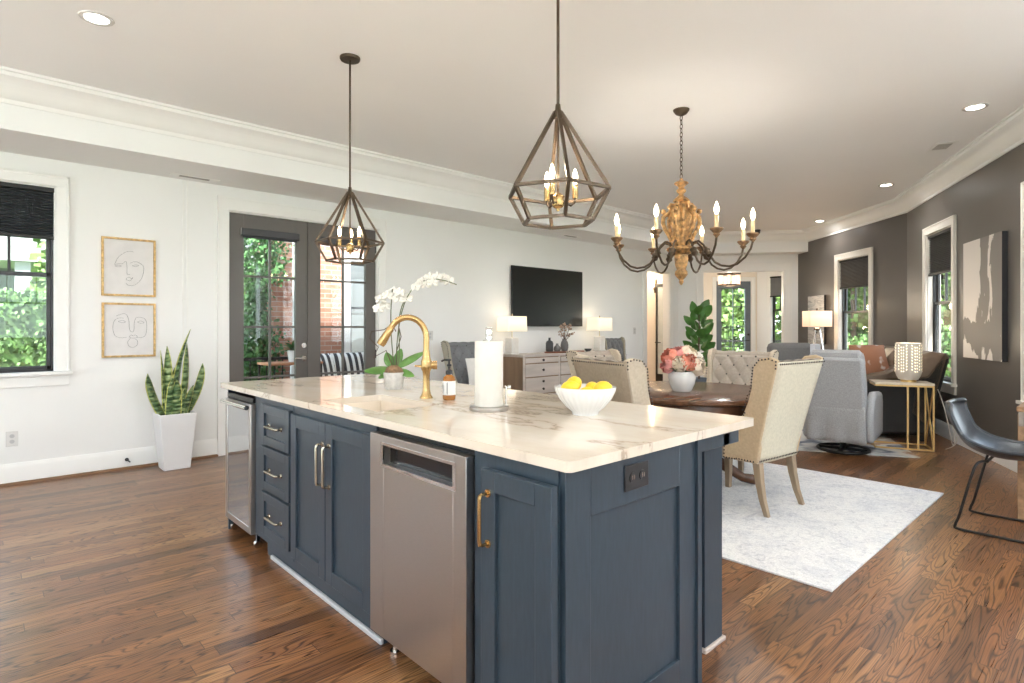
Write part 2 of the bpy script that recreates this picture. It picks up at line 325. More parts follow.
# ------------------------------------------------------------------ mesh builder
class B:
    def __init__(s): s.v = []; s.f = []
    def add(s, vs, fs):
        o = len(s.v); s.v += [tuple(v) for v in vs]; s.f += [tuple(i+o for i in f) for f in fs]; return s
    def box(s, x0, x1, y0, y1, z0, z1):
        x0, x1 = sorted((x0, x1)); y0, y1 = sorted((y0, y1)); z0, z1 = sorted((z0, z1))
        v = [(x0, y0, z0), (x1, y0, z0), (x1, y1, z0), (x0, y1, z0), (x0, y0, z1), (x1, y0, z1), (x1, y1, z1), (x0, y1, z1)]
        return s.add(v, [(3, 2, 1, 0), (4, 5, 6, 7), (0, 1, 5, 4), (1, 2, 6, 5), (2, 3, 7, 6), (3, 0, 4, 7)])
    def loft(s, rings, cap=True, close=True):
        n = len(rings[0]); vs = [p for r in rings for p in r]; fs = []
        for i in range(len(rings)-1):
            for j in range(n if close else n-1):
                k = (j+1) % n
                fs.append((i*n+j, i*n+k, (i+1)*n+k, (i+1)*n+j))
        if cap and close:
            fs.append(tuple(range(n-1, -1, -1))); m = (len(rings)-1)*n; fs.append(tuple(range(m, m+n)))
        return s.add(vs, fs)
    def tube(s, pts, r, seg=10, cap=True, flat=1.0):
        pts = [Vector(p) for p in pts]; n = len(pts)
        rs = r if isinstance(r, (list, tuple)) else [r]*n
        tg = [(pts[min(i+1, n-1)]-pts[max(i-1, 0)]).normalized() for i in range(n)]
        a = Vector((0, 0, 1)) if abs(tg[0].z) < .9 else Vector((1, 0, 0))
        u = tg[0].cross(a).normalized(); rings = []
        for i in range(n):
            u = (u-tg[i]*u.dot(tg[i])); u = u.normalized() if u.length > 1e-6 else tg[i].orthogonal().normalized()
            w = tg[i].cross(u)
            rings.append([pts[i]+(u*math.cos(2*PI*k/seg)+w*flat*math.sin(2*PI*k/seg))*rs[i] for k in range(seg)])
        return s.loft(rings, cap)
    def bar(s, p, q, w, hh=None):
        """square bar between two points"""
        p = Vector(p); q = Vector(q); hh = hh or w; t = (q-p).normalized()
        a = Vector((0, 0, 1)) if abs(t.z) < .95 else Vector((1, 0, 0))
        u = t.cross(a).normalized(); x = t.cross(u)
        c = [(-1, -1), (1, -1), (1, 1), (-1, 1)]
        return s.loft([[e+u*(i*w/2)+x*(j*hh/2) for i, j in c] for e in (p, q)])
    def cyl(s, p, q, r, r2=None, seg=20): return s.tube([p, q], [r, r if r2 is None else r2], seg)
    def lathe(s, prof, c=(0, 0, 0), seg=28, cap=False):
        rings = [[(c[0]+r*math.cos(2*PI*k/seg), c[1]+r*math.sin(2*PI*k/seg), c[2]+z) for k in range(seg)] for r, z in prof]
        return s.loft(rings, cap)
    def ball(s, c, r, seg=12, rz=None, m=None):
        r = (r, r, r) if isinstance(r, (int, float)) else r; rings = []; k = max(5, seg//2)
        for i in range(k+1):
            a = PI*(i+.02)/(k+.04); ring = []
            for j in range(seg):
                v = Vector((r[0]*math.sin(a)*math.cos(2*PI*j/seg), r[1]*math.sin(a)*math.sin(2*PI*j/seg), -r[2]*math.cos(a)))
                if m is not None: v = m @ v
                ring.append(Vector(c)+v)
            rings.append(ring)
        return s.loft(rings)
    def prism(s, poly, ax, a, b, shear=None):
        """poly of 2D points pushed from a to b along axis ax (0,1,2)"""
        def P(p, h):
            return {0: (h, p[0], p[1]), 1: (p[0], h, p[1]), 2: (p[0], p[1], h)}[ax]
        return s.loft([[P(p, a) for p in poly], [P(p, b) for p in poly]])
    def grid(s, fn, nu, nv, flip=False):
        vs = [fn(i/nu, j/nv) for j in range(nv+1) for i in range(nu+1)]; w = nu+1
        fs = [(j*w+i, j*w+i+1, (j+1)*w+i+1, (j+1)*w+i) for j in range(nv) for i in range(nu)]
        return s.add(vs, [f[::-1] for f in fs] if flip else fs)
    def leaf(s, p, t, u, ln, wd, fold=.2, bend=0.0, n=4):
        """a leaf blade from p along t, width along u"""
        t = Vector(t).normalized(); u = Vector(u); u = (u-t*u.dot(t)).normalized(); w = t.cross(u); p = Vector(p); vs = []
        for i in range(n+1):
            a = i/n; hw = wd/2*math.sin(PI*min(1, a*.92+.06))**.7; c = p+t*ln*a+w*(bend*ln*a*a)
            vs += [c-u*hw+w*fold*hw, c, c+u*hw+w*fold*hw]
        fs = []
        for i in range(n):
            for j in (0, 1): fs.append((i*3+j, i*3+j+1, i*3+j+4, i*3+j+3))
        return s.add(vs, fs)
    def xf(s, m):
        s.v = [tuple(m @ Vector(v)) for v in s.v]; return s

def tag(o, label=None, cat=None, group=None, kind=None):
    if label: o['label'] = label
    if cat: o['category'] = cat
    if group: o['group'] = group
    if kind: o['kind'] = kind
    return o
INV = {}
def link(name, b, m, parent=None, bevel=0, angle=40, subsurf=0, world=False, solid=0):
    me = D.meshes.new(name)
    vs = b.v
    if world and parent is not None:
        iv = INV[parent.name]; vs = [tuple(iv @ Vector(v)) for v in vs]
    me.from_pydata(vs, [], b.f); me.validate(); me.update()
    me.materials.append(m)
    bm = bmesh.new(); bm.from_mesh(me); bmesh.ops.recalc_face_normals(bm, faces=bm.faces); bm.to_mesh(me); bm.free()
    me.polygons.foreach_set('use_smooth', [True]*len(me.polygons)); me.set_sharp_from_angle(angle=R(angle))
    o = D.objects.new(name, me); COL.objects.link(o)
    if parent is not None: o.parent = parent
    if solid:
        md = o.modifiers.new('thick', 'SOLIDIFY'); md.thickness = solid; md.offset = 0
    if bevel:
        md = o.modifiers.new('bevel', 'BEVEL'); md.width = bevel; md.segments = 2; md.limit_method = 'ANGLE'; md.angle_limit = R(50)
    if subsurf:
        md = o.modifiers.new('sub', 'SUBSURF'); md.levels = subsurf; md.render_levels = subsurf
    return o
def root(name, label, cat, loc, rz=0, group=None, kind=None):
    o = D.objects.new(name, None); COL.objects.link(o); o.location = loc; o.rotation_euler = (0, 0, rz); o.empty_display_size = .1
    INV[o.name] = (Matrix.Translation(loc) @ Matrix.Rotation(rz, 4, 'Z')).inverted()
    return tag(o, label, cat, group, kind)
def solo(name, b, m, label, cat, loc=None, rz=0, group=None, world=False, **k):
    """a thing that is one mesh"""
    if world:
        iv = (Matrix.Translation(loc) @ Matrix.Rotation(rz, 4, 'Z')).inverted(); b.v = [tuple(iv @ Vector(v)) for v in b.v]
    o = link(name, b, m, **k); o.location = loc; o.rotation_euler = (0, 0, rz)
    return tag(o, label, cat, group)
def struct(name, b, m, parent=None, **k):
    o = link(name, b, m, parent, **k)
    if parent is None: o['kind'] = 'structure'
    return o
def copy_tree(o, parent=None):
    c = o.copy(); COL.objects.link(c); c.parent = parent
    for ch in list(o.children): copy_tree(ch, c)
    return c
def plain(o):   # root of a structure (no category)
    return o

# ------------------------------------------------------------------ room shell
XL, YB = -3.2, -3.6
WY = 6.15
CR = (9.4556, 2.1478)                         # corner of the two dark walls
T1, T2 = R(27.6), R(46.55)
FL = (10.2, 6.15); E2 = (11.60, 4.41)        # angled far wall with the cased doorway
W1L = 4.42                                     # length of the dark wall nearest the camera
W1E = (CR[0]-W1L*math.cos(T1), CR[1]-W1L*math.sin(T1))
SOF = 2.67

def frame(p0, ang): return Matrix.Translation((p0[0], p0[1], 0)) @ Matrix.Rotation(ang, 4, 'Z')
def wall(name, p0, ang, ln, h, holes, m, th=.14, m4=None):
    """x runs along the wall, +y is outside; holes are (x0,x1,z0,z1)"""
    b = B(); xs = sorted({0, ln, *[v for q in holes for v in q[:2]]})
    for a, c in zip(xs, xs[1:]):
        mid = (a+c)/2; cuts = sorted([(q[2], q[3]) for q in holes if q[0] < mid < q[1]]); z = 0
        for z0, z1 in cuts:
            if z0 > z: b.box(a, c, 0, th, z, z0)
            z = z1
        if z < h: b.box(a, c, 0, th, z, h)
    o = struct(name, b, m); o.matrix_world = frame(p0, ang); o.location = (p0[0], p0[1], 0); o.rotation_euler = (0, 0, ang)
    return o

# floor: room + hall + foyer
flb = B().box(XL-.2, 17.5, YB-.2, 12.0, -.15, 0)
struct('floor', flb, floor_m)
struct('ceiling', B().prism([(XL-.2, YB-.2), (5.7, YB-.2), (W1E[0]+.2, W1E[1]-.3), (CR[0]+.2, CR[1]-.1), (E2[0]+.25, E2[1]-.1), (FL[0]+.2, FL[1]+.2), (XL-.2, FL[1]+.2)], 2, CEIL, CEIL+.12), cream_ceiling)

WIN0 = (-.33, .492, .90, 2.445)                # left window clear opening
DR = (1.845, 3.522, 0, 2.435)
OP = (9.09, 9.87, 0, 2.32)
def sh(q): return (q[0]-XL, q[1]-XL, q[2], q[3])
WIN9 = (-2.6, -1.4, .90, 2.416)
wall('wall_left', (XL, WY), 0, FL[0]-XL, CEIL, [sh(WIN0), sh(WIN9), sh(DR), sh(OP)], white_wall)
# dark walls: x runs from the far end towards the camera
A2 = T2+PI; A1 = T1+PI
L2 = math.hypot(E2[0]-CR[0], E2[1]-CR[1])
W2W = (1.415, 2.263, .56, 2.39)   # window on the farther dark wall, in its own x
def s1(p): return math.hypot(CR[0]-p[0], CR[1]-p[1])
W1W = (s1((8.72, 1.762))-.0, s1((7.98, 1.377)), .64, 2.41)
W1V = (3.345, 4.16, .64, 2.41)
# ordered seen from inside so that +y is outside
wall('wall_right', (CR[0], CR[1]), A1, W1L, CEIL, [W1W, W1V], grey_wall)
wall('wall_far', E2, A2, L2, CEIL, [W2W], grey_wall)
AF = math.atan2(E2[1]-FL[1], E2[0]-FL[0]); LF = math.hypot(E2[0]-FL[0], E2[1]-FL[1])
OF = (.47, 1.98, 0, 2.36)
wall('wall_end', FL, AF, LF, CEIL, [OF], white_wall)
# walls behind and beside the camera (kitchen side), with their windows
wall('wall_back', (XL, YB), PI/2, WY-YB, CEIL, [(1.6, 4.2, .95, 2.45), (6.2, 8.2, .1, 2.45)], white_wall)
wall('wall_front', (5.5, YB), PI, 5.5-XL, CEIL, [(.8, 2.9, .9, 2.5), (4.0, 7.0, 1.0, 2.5)], white_wall)
wall('wall_side', (W1E[0], W1E[1]), -PI/2+.02, W1E[1]-YB, CEIL, [(1.0, 2.4, .9, 2.5)], white_wall)

# soffit along the white wall, and beam over the doorway
o45 = (math.cos(AF+PI/2), math.sin(AF+PI/2))
bp0 = (FL[0]-.38*o45[0], FL[1]-.38*o45[1]); bp1 = (E2[0]-.38*o45[0], E2[1]-.38*o45[1])
tt = (5.43-bp1[1])/(bp0[1]-bp1[1]); sof = (bp1[0]+(bp0[0]-bp1[0])*tt, 5.43)
bp1 = (E2[0]-.385*math.cos(T2), E2[1]-.385*math.sin(T2))
struct('trim_1', B().prism([(XL, WY), (XL, 5.43), sof, bp1, (E2[0]-.005, E2[1]-.005), (FL[0]-.005, FL[1]-.005)], 2, SOF, CEIL), white_wall)['label'] = 'dropped soffit'

def sweep(name, path, prof, m, closed=False, cap=True):
    """profile (inward offset, z) swept along a 2D path whose room side is on the right hand"""
    n = len(path); rings = []
    for i in range(n):
        p = Vector(path[i]); a = (p-Vector(path[i-1])).normalized() if i > 0 else None
        b = (Vector(path[i+1])-p).normalized() if i < n-1 else None
        a = a or b; b = b or a
        na = Vector((a.y, -a.x)); nb = Vector((b.y, -b.x)); mt = (na+nb); mt = mt/ mt.dot(na)
        rings.append([(p.x+mt.x*o, p.y+mt.y*o, z) for o, z in prof])
    return struct(name, B().loft(rings, cap=True, close=True), m, angle=25)
CP = [(0, CEIL-.20), (.012, CEIL-.20), (.015, CEIL-.17), (.035, CEIL-.155), (.06, CEIL-.125), (.085, CEIL-.085), (.12, CEIL-.055), (.15, CEIL-.045), (.155, CEIL-.02), (.175, CEIL-.018), (.175, CEIL), (0, CEIL)]
sweep('trim_2', [(XL, 5.43), sof, bp1, CR, W1E, (W1E[0]+.05, YB)], CP, trim_white)
BP = [(0, 0), (.018, 0), (.018, .135), (.012, .155), (.008, .172), (0, .172)]
def base(name, path, m=trim_white, ext=True):
    sweep(name, path, BP, m)
base('baseboard_left', [(XL, WY), (1.745, WY)])
base('baseboard_middle', [(3.63, WY), (8.97, WY)])
base('baseboard_right', [bp1 if False else E2, CR, W1E])
base('baseboard_front', [(5.5, YB), (XL, YB), (XL, WY)][::1])
shoe = [(.018, 0), (.036, 0), (.034, .012), (.026, .020), (.018, .022)]
sweep('trim_3', [(XL, WY), (1.745, WY)], shoe, mat('wood_shoe_mould', (.20, .10, .045), .4))
sweep('trim_4', [(3.63, WY), (8.97, WY)], shoe, MATS['wood_shoe_mould'])
# pilaster boards on the white wall either side of the French doors
struct('trim_5', B().box(1.440, 1.452, WY-.006, WY, .172, SOF).box(1.475, 1.487, WY-.006, WY, .172, SOF), trim_white)

def casing(name, M_, x0, x1, z0, z1, w=.10, m=trim_white, sill=True, head=None):
    """cased surround around an opening; opening clear x0..x1, z0..z1 (inside face at y=0)"""
    t = .022; b = B(); hd = head or w
    for a, c in ((x0-w, x0), (x1, x1+w)):
        b.box(a, c, -t, 0, z0 if sill else 0, z1)
        b.box(a if a < x0 and c == x0 else c-.018, a+.018 if c == x0 else c, -t-.008, -t, z0 if sill else 0, z1+hd)
    b.box(x0-w, x1+w, -t, 0, z1, z1+hd); b.box(x0-w, x1+w, -t-.008, -t, z1+hd-.018, z1+hd)
    for a, c in ((x0-.0, x0+.012), (x1-.012, x1)): b.box(a, c, 0, .135, z0, z1)
    b.box(x0, x1, 0, .135, z1-.012, z1)
    if sill:
        b.box(x0-w-.02, x1+w+.02, -.055, .10, z0-.028, z0); b.box(x0-w, x1+w, -.018, 0, z0-.12, z0-.028)
    o = struct(name, b, m, bevel=.002); o.matrix_world = M_; return o

def sash_window(n, p0, ang, q, cols=3, cas=trim_white, w=.10, fr=black_frame, y0=.06, cname='trim'):
    """two-sash window: muntins only in the top sash"""
    x0, x1, z0, z1 = q; M_ = frame(p0, ang)
    o = D.objects.new('window_%d' % n, None); COL.objects.link(o); o['kind'] = 'structure'; o.location = (p0[0], p0[1], 0); o.rotation_euler = (0, 0, ang)
    x0 += .012; x1 -= .012; z1 -= .012
    zm = z0+(z1-z0)*.515; fw = .016
    b = B(); b.box(x0, x0+fw, y0-.01, y0+.06, z0, z1).box(x1-fw, x1, y0-.01, y0+.06, z0, z1).box(x0, x1, y0-.01, y0+.06, z0, z0+fw).box(x0, x1, y0-.01, y0+.06, z1-fw, z1)
    link('window_frame', b, fr, o, bevel=.003)
    for nm, a, c, y in (('upper_sash', zm, z1-fw, y0+.03), ('lower_sash', z0+fw, zm+.035, y0)):
        s = B(); sw = .030; X0, X1 = x0+fw, x1-fw
        s.box(X0, X0+sw, y, y+.028, a, c).box(X1-sw, X1, y, y+.028, a, c).box(X0, X1, y, y+.028, a, a+sw).box(X0, X1, y, y+.028, c-sw, c)
        so = link(nm, s, fr, o, bevel=.003)
        g = B().box(X0+sw-.004, X1-sw+.004, y+.012, y+.016, a+sw-.004, c-sw+.004); link('pane', g, pane_m, so)
        if nm == 'upper_sash':
            for k in range(1, cols):
                xx = X0+sw+(X1-X0-2*sw)*k/cols; link('muntin', B().box(xx-.010, xx+.010, y+.002, y+.026, a+sw, c-sw), fr, so)
    c = casing('window_surround', Matrix(), *q, w=w, m=cas); c.parent = o; c.matrix_basis = Matrix()
    if 'kind' in c: del c['kind']
    return o
sash_window(1, (XL, WY), 0, sh(WIN0), w=.088)
sash_window(2, (XL, WY), 0, sh(WIN9))
sash_window(3, E2, A2, W2W, cas=casing_cream, w=.095)
sash_window(4, CR, A1, W1W, cas=casing_cream, w=.095)
sash_window(5, CR, A1, W1V, cas=casing_cream, w=.095)
sash_window(6, (XL, YB), PI/2, (1.6, 4.2, .95, 2.45), cols=6)
sash_window(7, (XL, YB), PI/2, (6.2, 8.2, .1, 2.45), cols=4)
sash_window(8, (5.5, YB), PI, (.8, 2.9, .9, 2.5), cols=5)
sash_window(9, (5.5, YB), PI, (4.0, 7.0, 1.0, 2.5), cols=6)
sash_window(10, (W1E[0], W1E[1]), -PI/2+.02, (1.0, 2.4, .9, 2.5), cols=4)

def cell_shade(p0, ang, x0, x1, z0, z1, m, label, y=.02, tilt=0):
    M_ = frame(p0, ang); loc = M_ @ Vector(((x0+x1)/2, y, z1))
    r = root('window_shade', label, 'window shade', loc, ang)
    hw = (x1-x0)/2; H = z1-z0
    link('head_rail', B().box(-hw, hw, -.022, .022, -.035, 0), black_metal, r, bevel=.003)
    n = max(6, int(H/.024)); pts = []
    for i in range(n+1):
        z = -.035-(H-.06)*i/n; pts.append((.008, z))
        if i < n: pts.append((-.012, z-(H-.06)/n/2))
    back = [(.016, z) for _, z in pts[::-1]]
    link('pleated_fabric', B().prism(pts+back, 0, -hw+.004, hw-.004), m, r, angle=15)
    link('bottom_rail', B().box(-hw, hw, -.018, .018, -H, -H+.027), black_metal, r, bevel=.003)
    return r
cell_shade((XL, WY), 0, sh(WIN0)[0]+.01, sh(WIN0)[1]-.01, 2.00, 2.43, cellular, 'charcoal pleated shade half lowered in the hedge-facing window on the white wall')
cell_shade(E2, A2, W2W[0]+.015, W2W[1]-.015, 1.90, 2.375, cell_taupe, 'charcoal pleated shade on the dark wall window nearest the drum shade lamp')
cell_shade(CR, A1, W1W[0]+.015, W1W[1]-.015, 1.90, 2.395, cell_taupe, 'charcoal pleated shade on the dark wall window beside the big canvas')

# ------------------------------------------------------------------ French doors
def leaf_door(n, x0, x1, gx0, gx1, handle_side):
    o = D.objects.new('door_%d' % n, None); COL.objects.link(o); o['kind'] = 'structure'; o.location = (x0, WY, 0)
    y0, y1 = .035, .08; H = 2.425; gz0, gz1 = .235, 2.27
    b = B().box(0, gx0-x0, y0, y1, .008, H).box(gx1-x0, x1-x0, y0, y1, .008, H).box(gx0-x0, gx1-x0, y0, y1, .008, gz0).box(gx0-x0, gx1-x0, y0, y1, gz1, H)
    link('door_frame', b, door_grey, o, bevel=.003)
    link('pane', B().box(gx0-x0-.003, gx1-x0+.003, .055, .059, gz0-.003, gz1+.003), pane_m, o)
    mb = B(); c = (gx0+gx1)/2-x0; mb.box(c-.011, c+.011, .045, .07, gz0, gz1)
    for z in (.747, 1.270, 1.793): mb.box(gx0-x0, gx1-x0, .0455, .0695, z-.011, z+.011)
    link('muntin_grid', mb, door_grey, o)
    if handle_side:
        hx = x1-x0-.055
        hb = B().cyl((hx, y0, .93), (hx, y0-.014, .93), .028).tube([(hx, y0-.012, .93), (hx, y0-.05, .93), (hx-.02, y0-.058, .93), (hx-.11, y0-.056, .935)], [.010, .009, .009, .007])
        link('door_handle', hb, steel_bright, o)
        link('deadbolt', B().cyl((hx, y0, 1.07), (hx, y0-.02, 1.07), .028).box(hx-.006, hx+.006, y0-.034, y0-.02, 1.05, 1.09), steel_bright, o)
    else:
        for z in (.35, .95, 1.58, 2.2): link('hinge', B().cyl((x1-x0+.002, y0-.006, z-.05), (x1-x0+.002, y0-.006, z+.05), .008), black_metal, o)
    return o
leaf_door(1, 1.858, 2.680, 2.005, 2.541, True)
leaf_door(2, 2.686, 3.509, 2.823, 3.377, False)
for nm, (a, c) in (('astragal', (2.668, 2.698)),):
    struct('trim_6', B().box(a, c, WY+.022, WY+.034, .01, 2.42), door_grey)
casing('trim_7', frame((XL, WY), 0), *sh(DR), w=.105, sill=False, head=.13)
r = root('door_shade', 'slim charcoal roller shade cassette on the left French door', 'window shade', (2.265, WY+.034, 2.20))
link('cassette', B().box(-.30, .30, -.052, 0, .0, .075), mat('graphite_metal', (.05, .05, .055), .35, .3), r, bevel=.006)
link('end_cap', B().box(-.303, -.299, -.05, -.002, .003, .072), steel_bright, r); link('fabric_hem', B().box(-.28, .28, -.03, -.022, -.02, .0), cellular, r)
r = root('door_shade', 'slim charcoal roller shade cassette on the right French door, behind the lit lantern', 'window shade', (3.10, WY+.034, 2.20))
link('cassette', B().box(-.30, .30, -.052, 0, .0, .075), MATS['graphite_metal'], r, bevel=.006)
link('fabric_hem', B().box(-.28, .28, -.03, -.022, -.02, .0), cellular, r)

casing('trim_8', frame((XL, WY), 0), *sh(OP), w=.115, sill=False, m=trim_white)
casing('trim_9', frame(FL, AF), *OF, w=.13, sill=False, m=trim_white, head=.15)

# hall beyond the narrow opening
struct('wall_hall', B().box(10.40, 10.52, WY+.14, 9.0, 0, 2.8).box(8.6, 10.52, 9.0, 9.12, 0, 2.8).box(8.48, 8.6, WY+.14, 9.12, 0, 2.8), hall_warm)
struct('ceiling_hall', B().box(8.48, 10.52, WY+.14, 9.12, 2.8, 2.9), cream_ceiling)
lamp('POINT', (9.5, 7.4, 2.6), 22, (1, .82, .62), .1)
o = D.objects.new('door_3', None); COL.objects.link(o); o['kind'] = 'structure'; o.location = (10.40, 6.50, 0)
link('door_frame', B().box(-.05, -.005, 0, .035, .01, 2.16).box(-.05, -.005, .235, .27, .01, 2.16).box(-.05, -.005, .035, .235, 2.10, 2.16).box(-.05, -.005, .035, .235, .01, .3), black_frame, o)
link('pane', B().box(-.032, -.026, .035, .235, .3, 2.10), mat('frosted_door_glass', (.62, .66, .66), .12, var=.05), o)
link('door_handle', B().cyl((-.05, .25, .95), (-.09, .25, .95), .012).tube([(-.085, .25, .95), (-.09, .13, .95)], .009), black_metal, o)
r = root('candle_sconce', 'lit candle sconce on the warm hall wall beyond the narrow opening', 'wall light', (10.40, 6.66, 2.0))
r.location = (10.40, 6.80, 2.12)
link('backplate', B().box(-.02, -.003, -.03, .03, -.14, .14), bronze, r, bevel=.003)
link('arm', B().tube([(-.02, 0, -.05), (-.07, 0, -.08), (-.10, 0, -.02)], .007), bronze, r)
link('glass_globe', B().lathe([(.02, -.02), (.035, .05), (.035, .14), (.028, .16)], (-.10, 0, 0)), emit('sconce_glow', (1, .8, .5), 7), r)
lamp('POINT', (10.26, 6.80, 2.2), 3, (1, .8, .55), .04)

# foyer beyond the cased doorway
ga = Q(690, 14.5); gb = Q(757, 14.5); gc = Q(800, 13.6); gd = Q(668, 13.2)
def qwall(name, a, b, h, holes, m, th=.12):
    ang = math.atan2(b[1]-a[1], b[0]-a[0]); return wall(name, a, ang, math.hypot(b[0]-a[0], b[1]-a[1]), h, holes, m, th), ang
lg = math.hypot(gb[0]-ga[0], gb[1]-ga[1])
k = lambda px: (px-690)/(757-690)*lg
FD = (k(716), k(751.5), 0, 2.43)
_, ag = qwall('wall_foyer', ga, gb, 2.9, [FD], hall_warm)
lr = math.hypot(gc[0]-gb[0], gc[1]-gb[1])
FW = (lr*.34, lr*.80, .80, 2.50)
_, ar = qwall('wall_foyer_right', gb, gc, 2.9, [FW], white_wall)
qwall('wall_foyer_side', gc, (11.82, 4.42), 2.9, [], white_wall)
qwall('wall_foyer_left', (10.45, 6.45), ga, 2.9, [], white_wall)
struct('ceiling_foyer', B().prism([(10.3, 6.3), (11.85, 4.40), (gc[0]+.1, gc[1]-.1), (gb[0]+.2, gb[1]), (ga[0]+.2, ga[1]+.3)], 2, 2.9, 3.0), cream_ceiling)
sash_window(11, gb, ar, FW, cas=trim_white, w=.09)
cell_shade(gb, ar, FW[0]+.0, FW[1]-.02, 2.00, 2.50, mat('light_grey_shade_fabric', (.26, .26, .27), .75, var=.05), 'grey pleated shade on the foyer window seen through the cased doorway', y=-.03)
o = D.objects.new('door_4', None); COL.objects.link(o); o['kind'] = 'structure'; p = frame(ga, ag) @ Vector((FD[0], .03, 0)); o.location = p; o.rotation_euler = (0, 0, ag)
w = FD[1]-FD[0]
link('door_frame', B().box(0, .15, 0, .045, .01, 2.42).box(w-.15, w, 0, .045, .01, 2.42).box(.15, w-.15, 0, .045, .01, .28).box(.15, w-.15, 0, .045, 2.24, 2.42), door_blue, o, bevel=.003)
link('pane', B().box(.148, w-.148, .02, .025, .278, 2.242), pane_m, o)
mb = B().box(w/2-.011, w/2+.011, .01, .035, .28, 2.24)
for z in (.78, 1.27, 1.78): mb.box(.15, w-.15, .011, .034, z-.011, z+.011)
link('muntin_grid', mb, door_blue, o)
link('door_handle', B().cyl((w-.07, 0, .93), (w-.07, -.05, .93), .012).tube([(w-.07, -.045, .93), (w-.18, -.05, .93)], .009).cyl((w-.07, 0, 1.08), (w-.07, -.02, 1.08), .026), black_metal, o)
casing('trim_10', frame(ga, ag), *FD, w=.09, sill=False)
# foyer lantern
lx, ly = Q(729, 12.7)
r = root('foyer_chandelier', 'small bronze ring chandelier with glowing glass tubes in the foyer beyond the doorway', 'chandelier', (lx, ly, ZZ(276, 12.7)))
link('ceiling_rod', B().cyl((0, 0, .02), (0, 0, 2.9-r.location.z), .008).cyl((0, 0, 2.87-r.location.z), (0, 0, 2.9-r.location.z), .06), bronze, r)
rg = B()
for rr, z in ((.24, .05), (.24, -.20)):
    rg.tube([(rr*math.cos(a), rr*math.sin(a), z) for a in [2*PI*i/24 for i in range(25)]], .011, 6)
rg.bar((-.27, 0, .05), (.27, 0, .05), .014).bar((0, -.27, .05), (0, .27, .05), .014)
link('ring_frame', rg, bronze, r)
for i in range(7):
    a = 2*PI*i/7; link('glass_tube', B().cyl((.20*math.cos(a), .20*math.sin(a), -.18), (.20*math.cos(a), .20*math.sin(a), .01), .035), emit('frosted_tube_glow', (1, .70, .50), .7), r)
lamp('POINT', (lx, ly, ZZ(300, 12.7)), 20, (1, .88, .72), .12)

# ------------------------------------------------------------------ downlights, vents, small fixtures
place = ['above the floor left of the island', 'above the black chair, nearest the right wall', 'between the chandelier and the corner of the dark walls', 'farthest, close to the beam']
for i, (x, y) in enumerate(DL_SEEN):
    r = root('recessed_light', 'round white recessed ceiling light ' + place[i], 'ceiling light', (x, y, CEIL), group='recessed ceiling lights')
    link('trim_ring', B().lathe([(.059, -.002), (.062, -.006), (.084, -.006), (.087, -.0005)]), ceramic, r)
    link('lens', B().lathe([(.0005, -.004), (.060, -.003)]), disc_e, r)
def vent(name, label, loc, rz, w, d, m=trim_white):
    r = root(name, label, 'air vent', loc, rz)
    link('vent_frame', B().box(-w/2, w/2, -d/2, d/2, -.006, 0), m, r, bevel=.002)
    s = B()
    for i in range(8):
        yy = -d*.3+d*.6*i/7; s.box(-w*.30, w*.30, yy-.003, yy+.003, -.009, -.006)
    link('louvre', s, mat('vent_grey', (.30, .28, .26), .5), r)
vent('ceiling_vent', 'square white ceiling vent close to the crown above the canvas wall', (6.97, 1.29, CEIL), R(27.6), .30, .18)
vent('soffit_vent', 'narrow linear vent in the soffit above the face prints', (1.50, 5.98, SOF), 0, .42, .07)
vent('soffit_vent', 'narrow linear vent in the soffit above the television end', (6.7, 5.9, SOF), 0, .42, .07)
cx_, cy_ = Q(757, 11.2)
solo('security_camera', B().ball((0, 0, -.02), (.055, .055, .045)).cyl((0, 0, 0), (0, 0, .03), .06), black_plastic, 'small black dome camera under the beam end of the ceiling', 'camera', Q(757, 10.6)+(CEIL-.03,))
def plate(label, loc, rz, w, h, m, kind='outlet', cat='power outlet'):
    r = root(kind, label, cat, loc, rz)
    link('cover_plate', B().box(-w/2, w/2, -.006, 0, -h/2, h/2), m, r, bevel=.002)
    dk = m if m is not ceramic else mat('outlet_grey', (.5, .5, .5), .4)
    s = B()
    for dz in ((-.022, .022) if h > w else (0,)):
        for dx in ((0,) if h > w else (-.025, .025)):
            s.cyl((dx, -.006, dz), (dx, -.009, dz), .016, seg=14)
    link('socket', s, dk, r)
    return r
plate('white wall outlet above the baseboard below the hedge window', (.214, WY, .37), 0, .075, .12, ceramic)
plate('white light switch on the wall right of the French doors, behind the faucet', (4.27, WY, 1.16), 0, .09, .12, ceramic, 'light_switch', 'light switch')
plate('white light switch beside the narrow hall opening', (8.72, WY, 1.2), 0, .075, .12, ceramic, 'light_switch', 'light switch')
solo('cable_stub', B().tube([(0, 0, 0), (0, -.03, 0), (.02, -.04, -.02)], .006, 6).cyl((0, 0, 0), (0, -.006, 0), .015), black_plastic, 'tiny black cable stub poking out of the baseboard left of the planter', 'cable', (.99, WY-.018, .085))

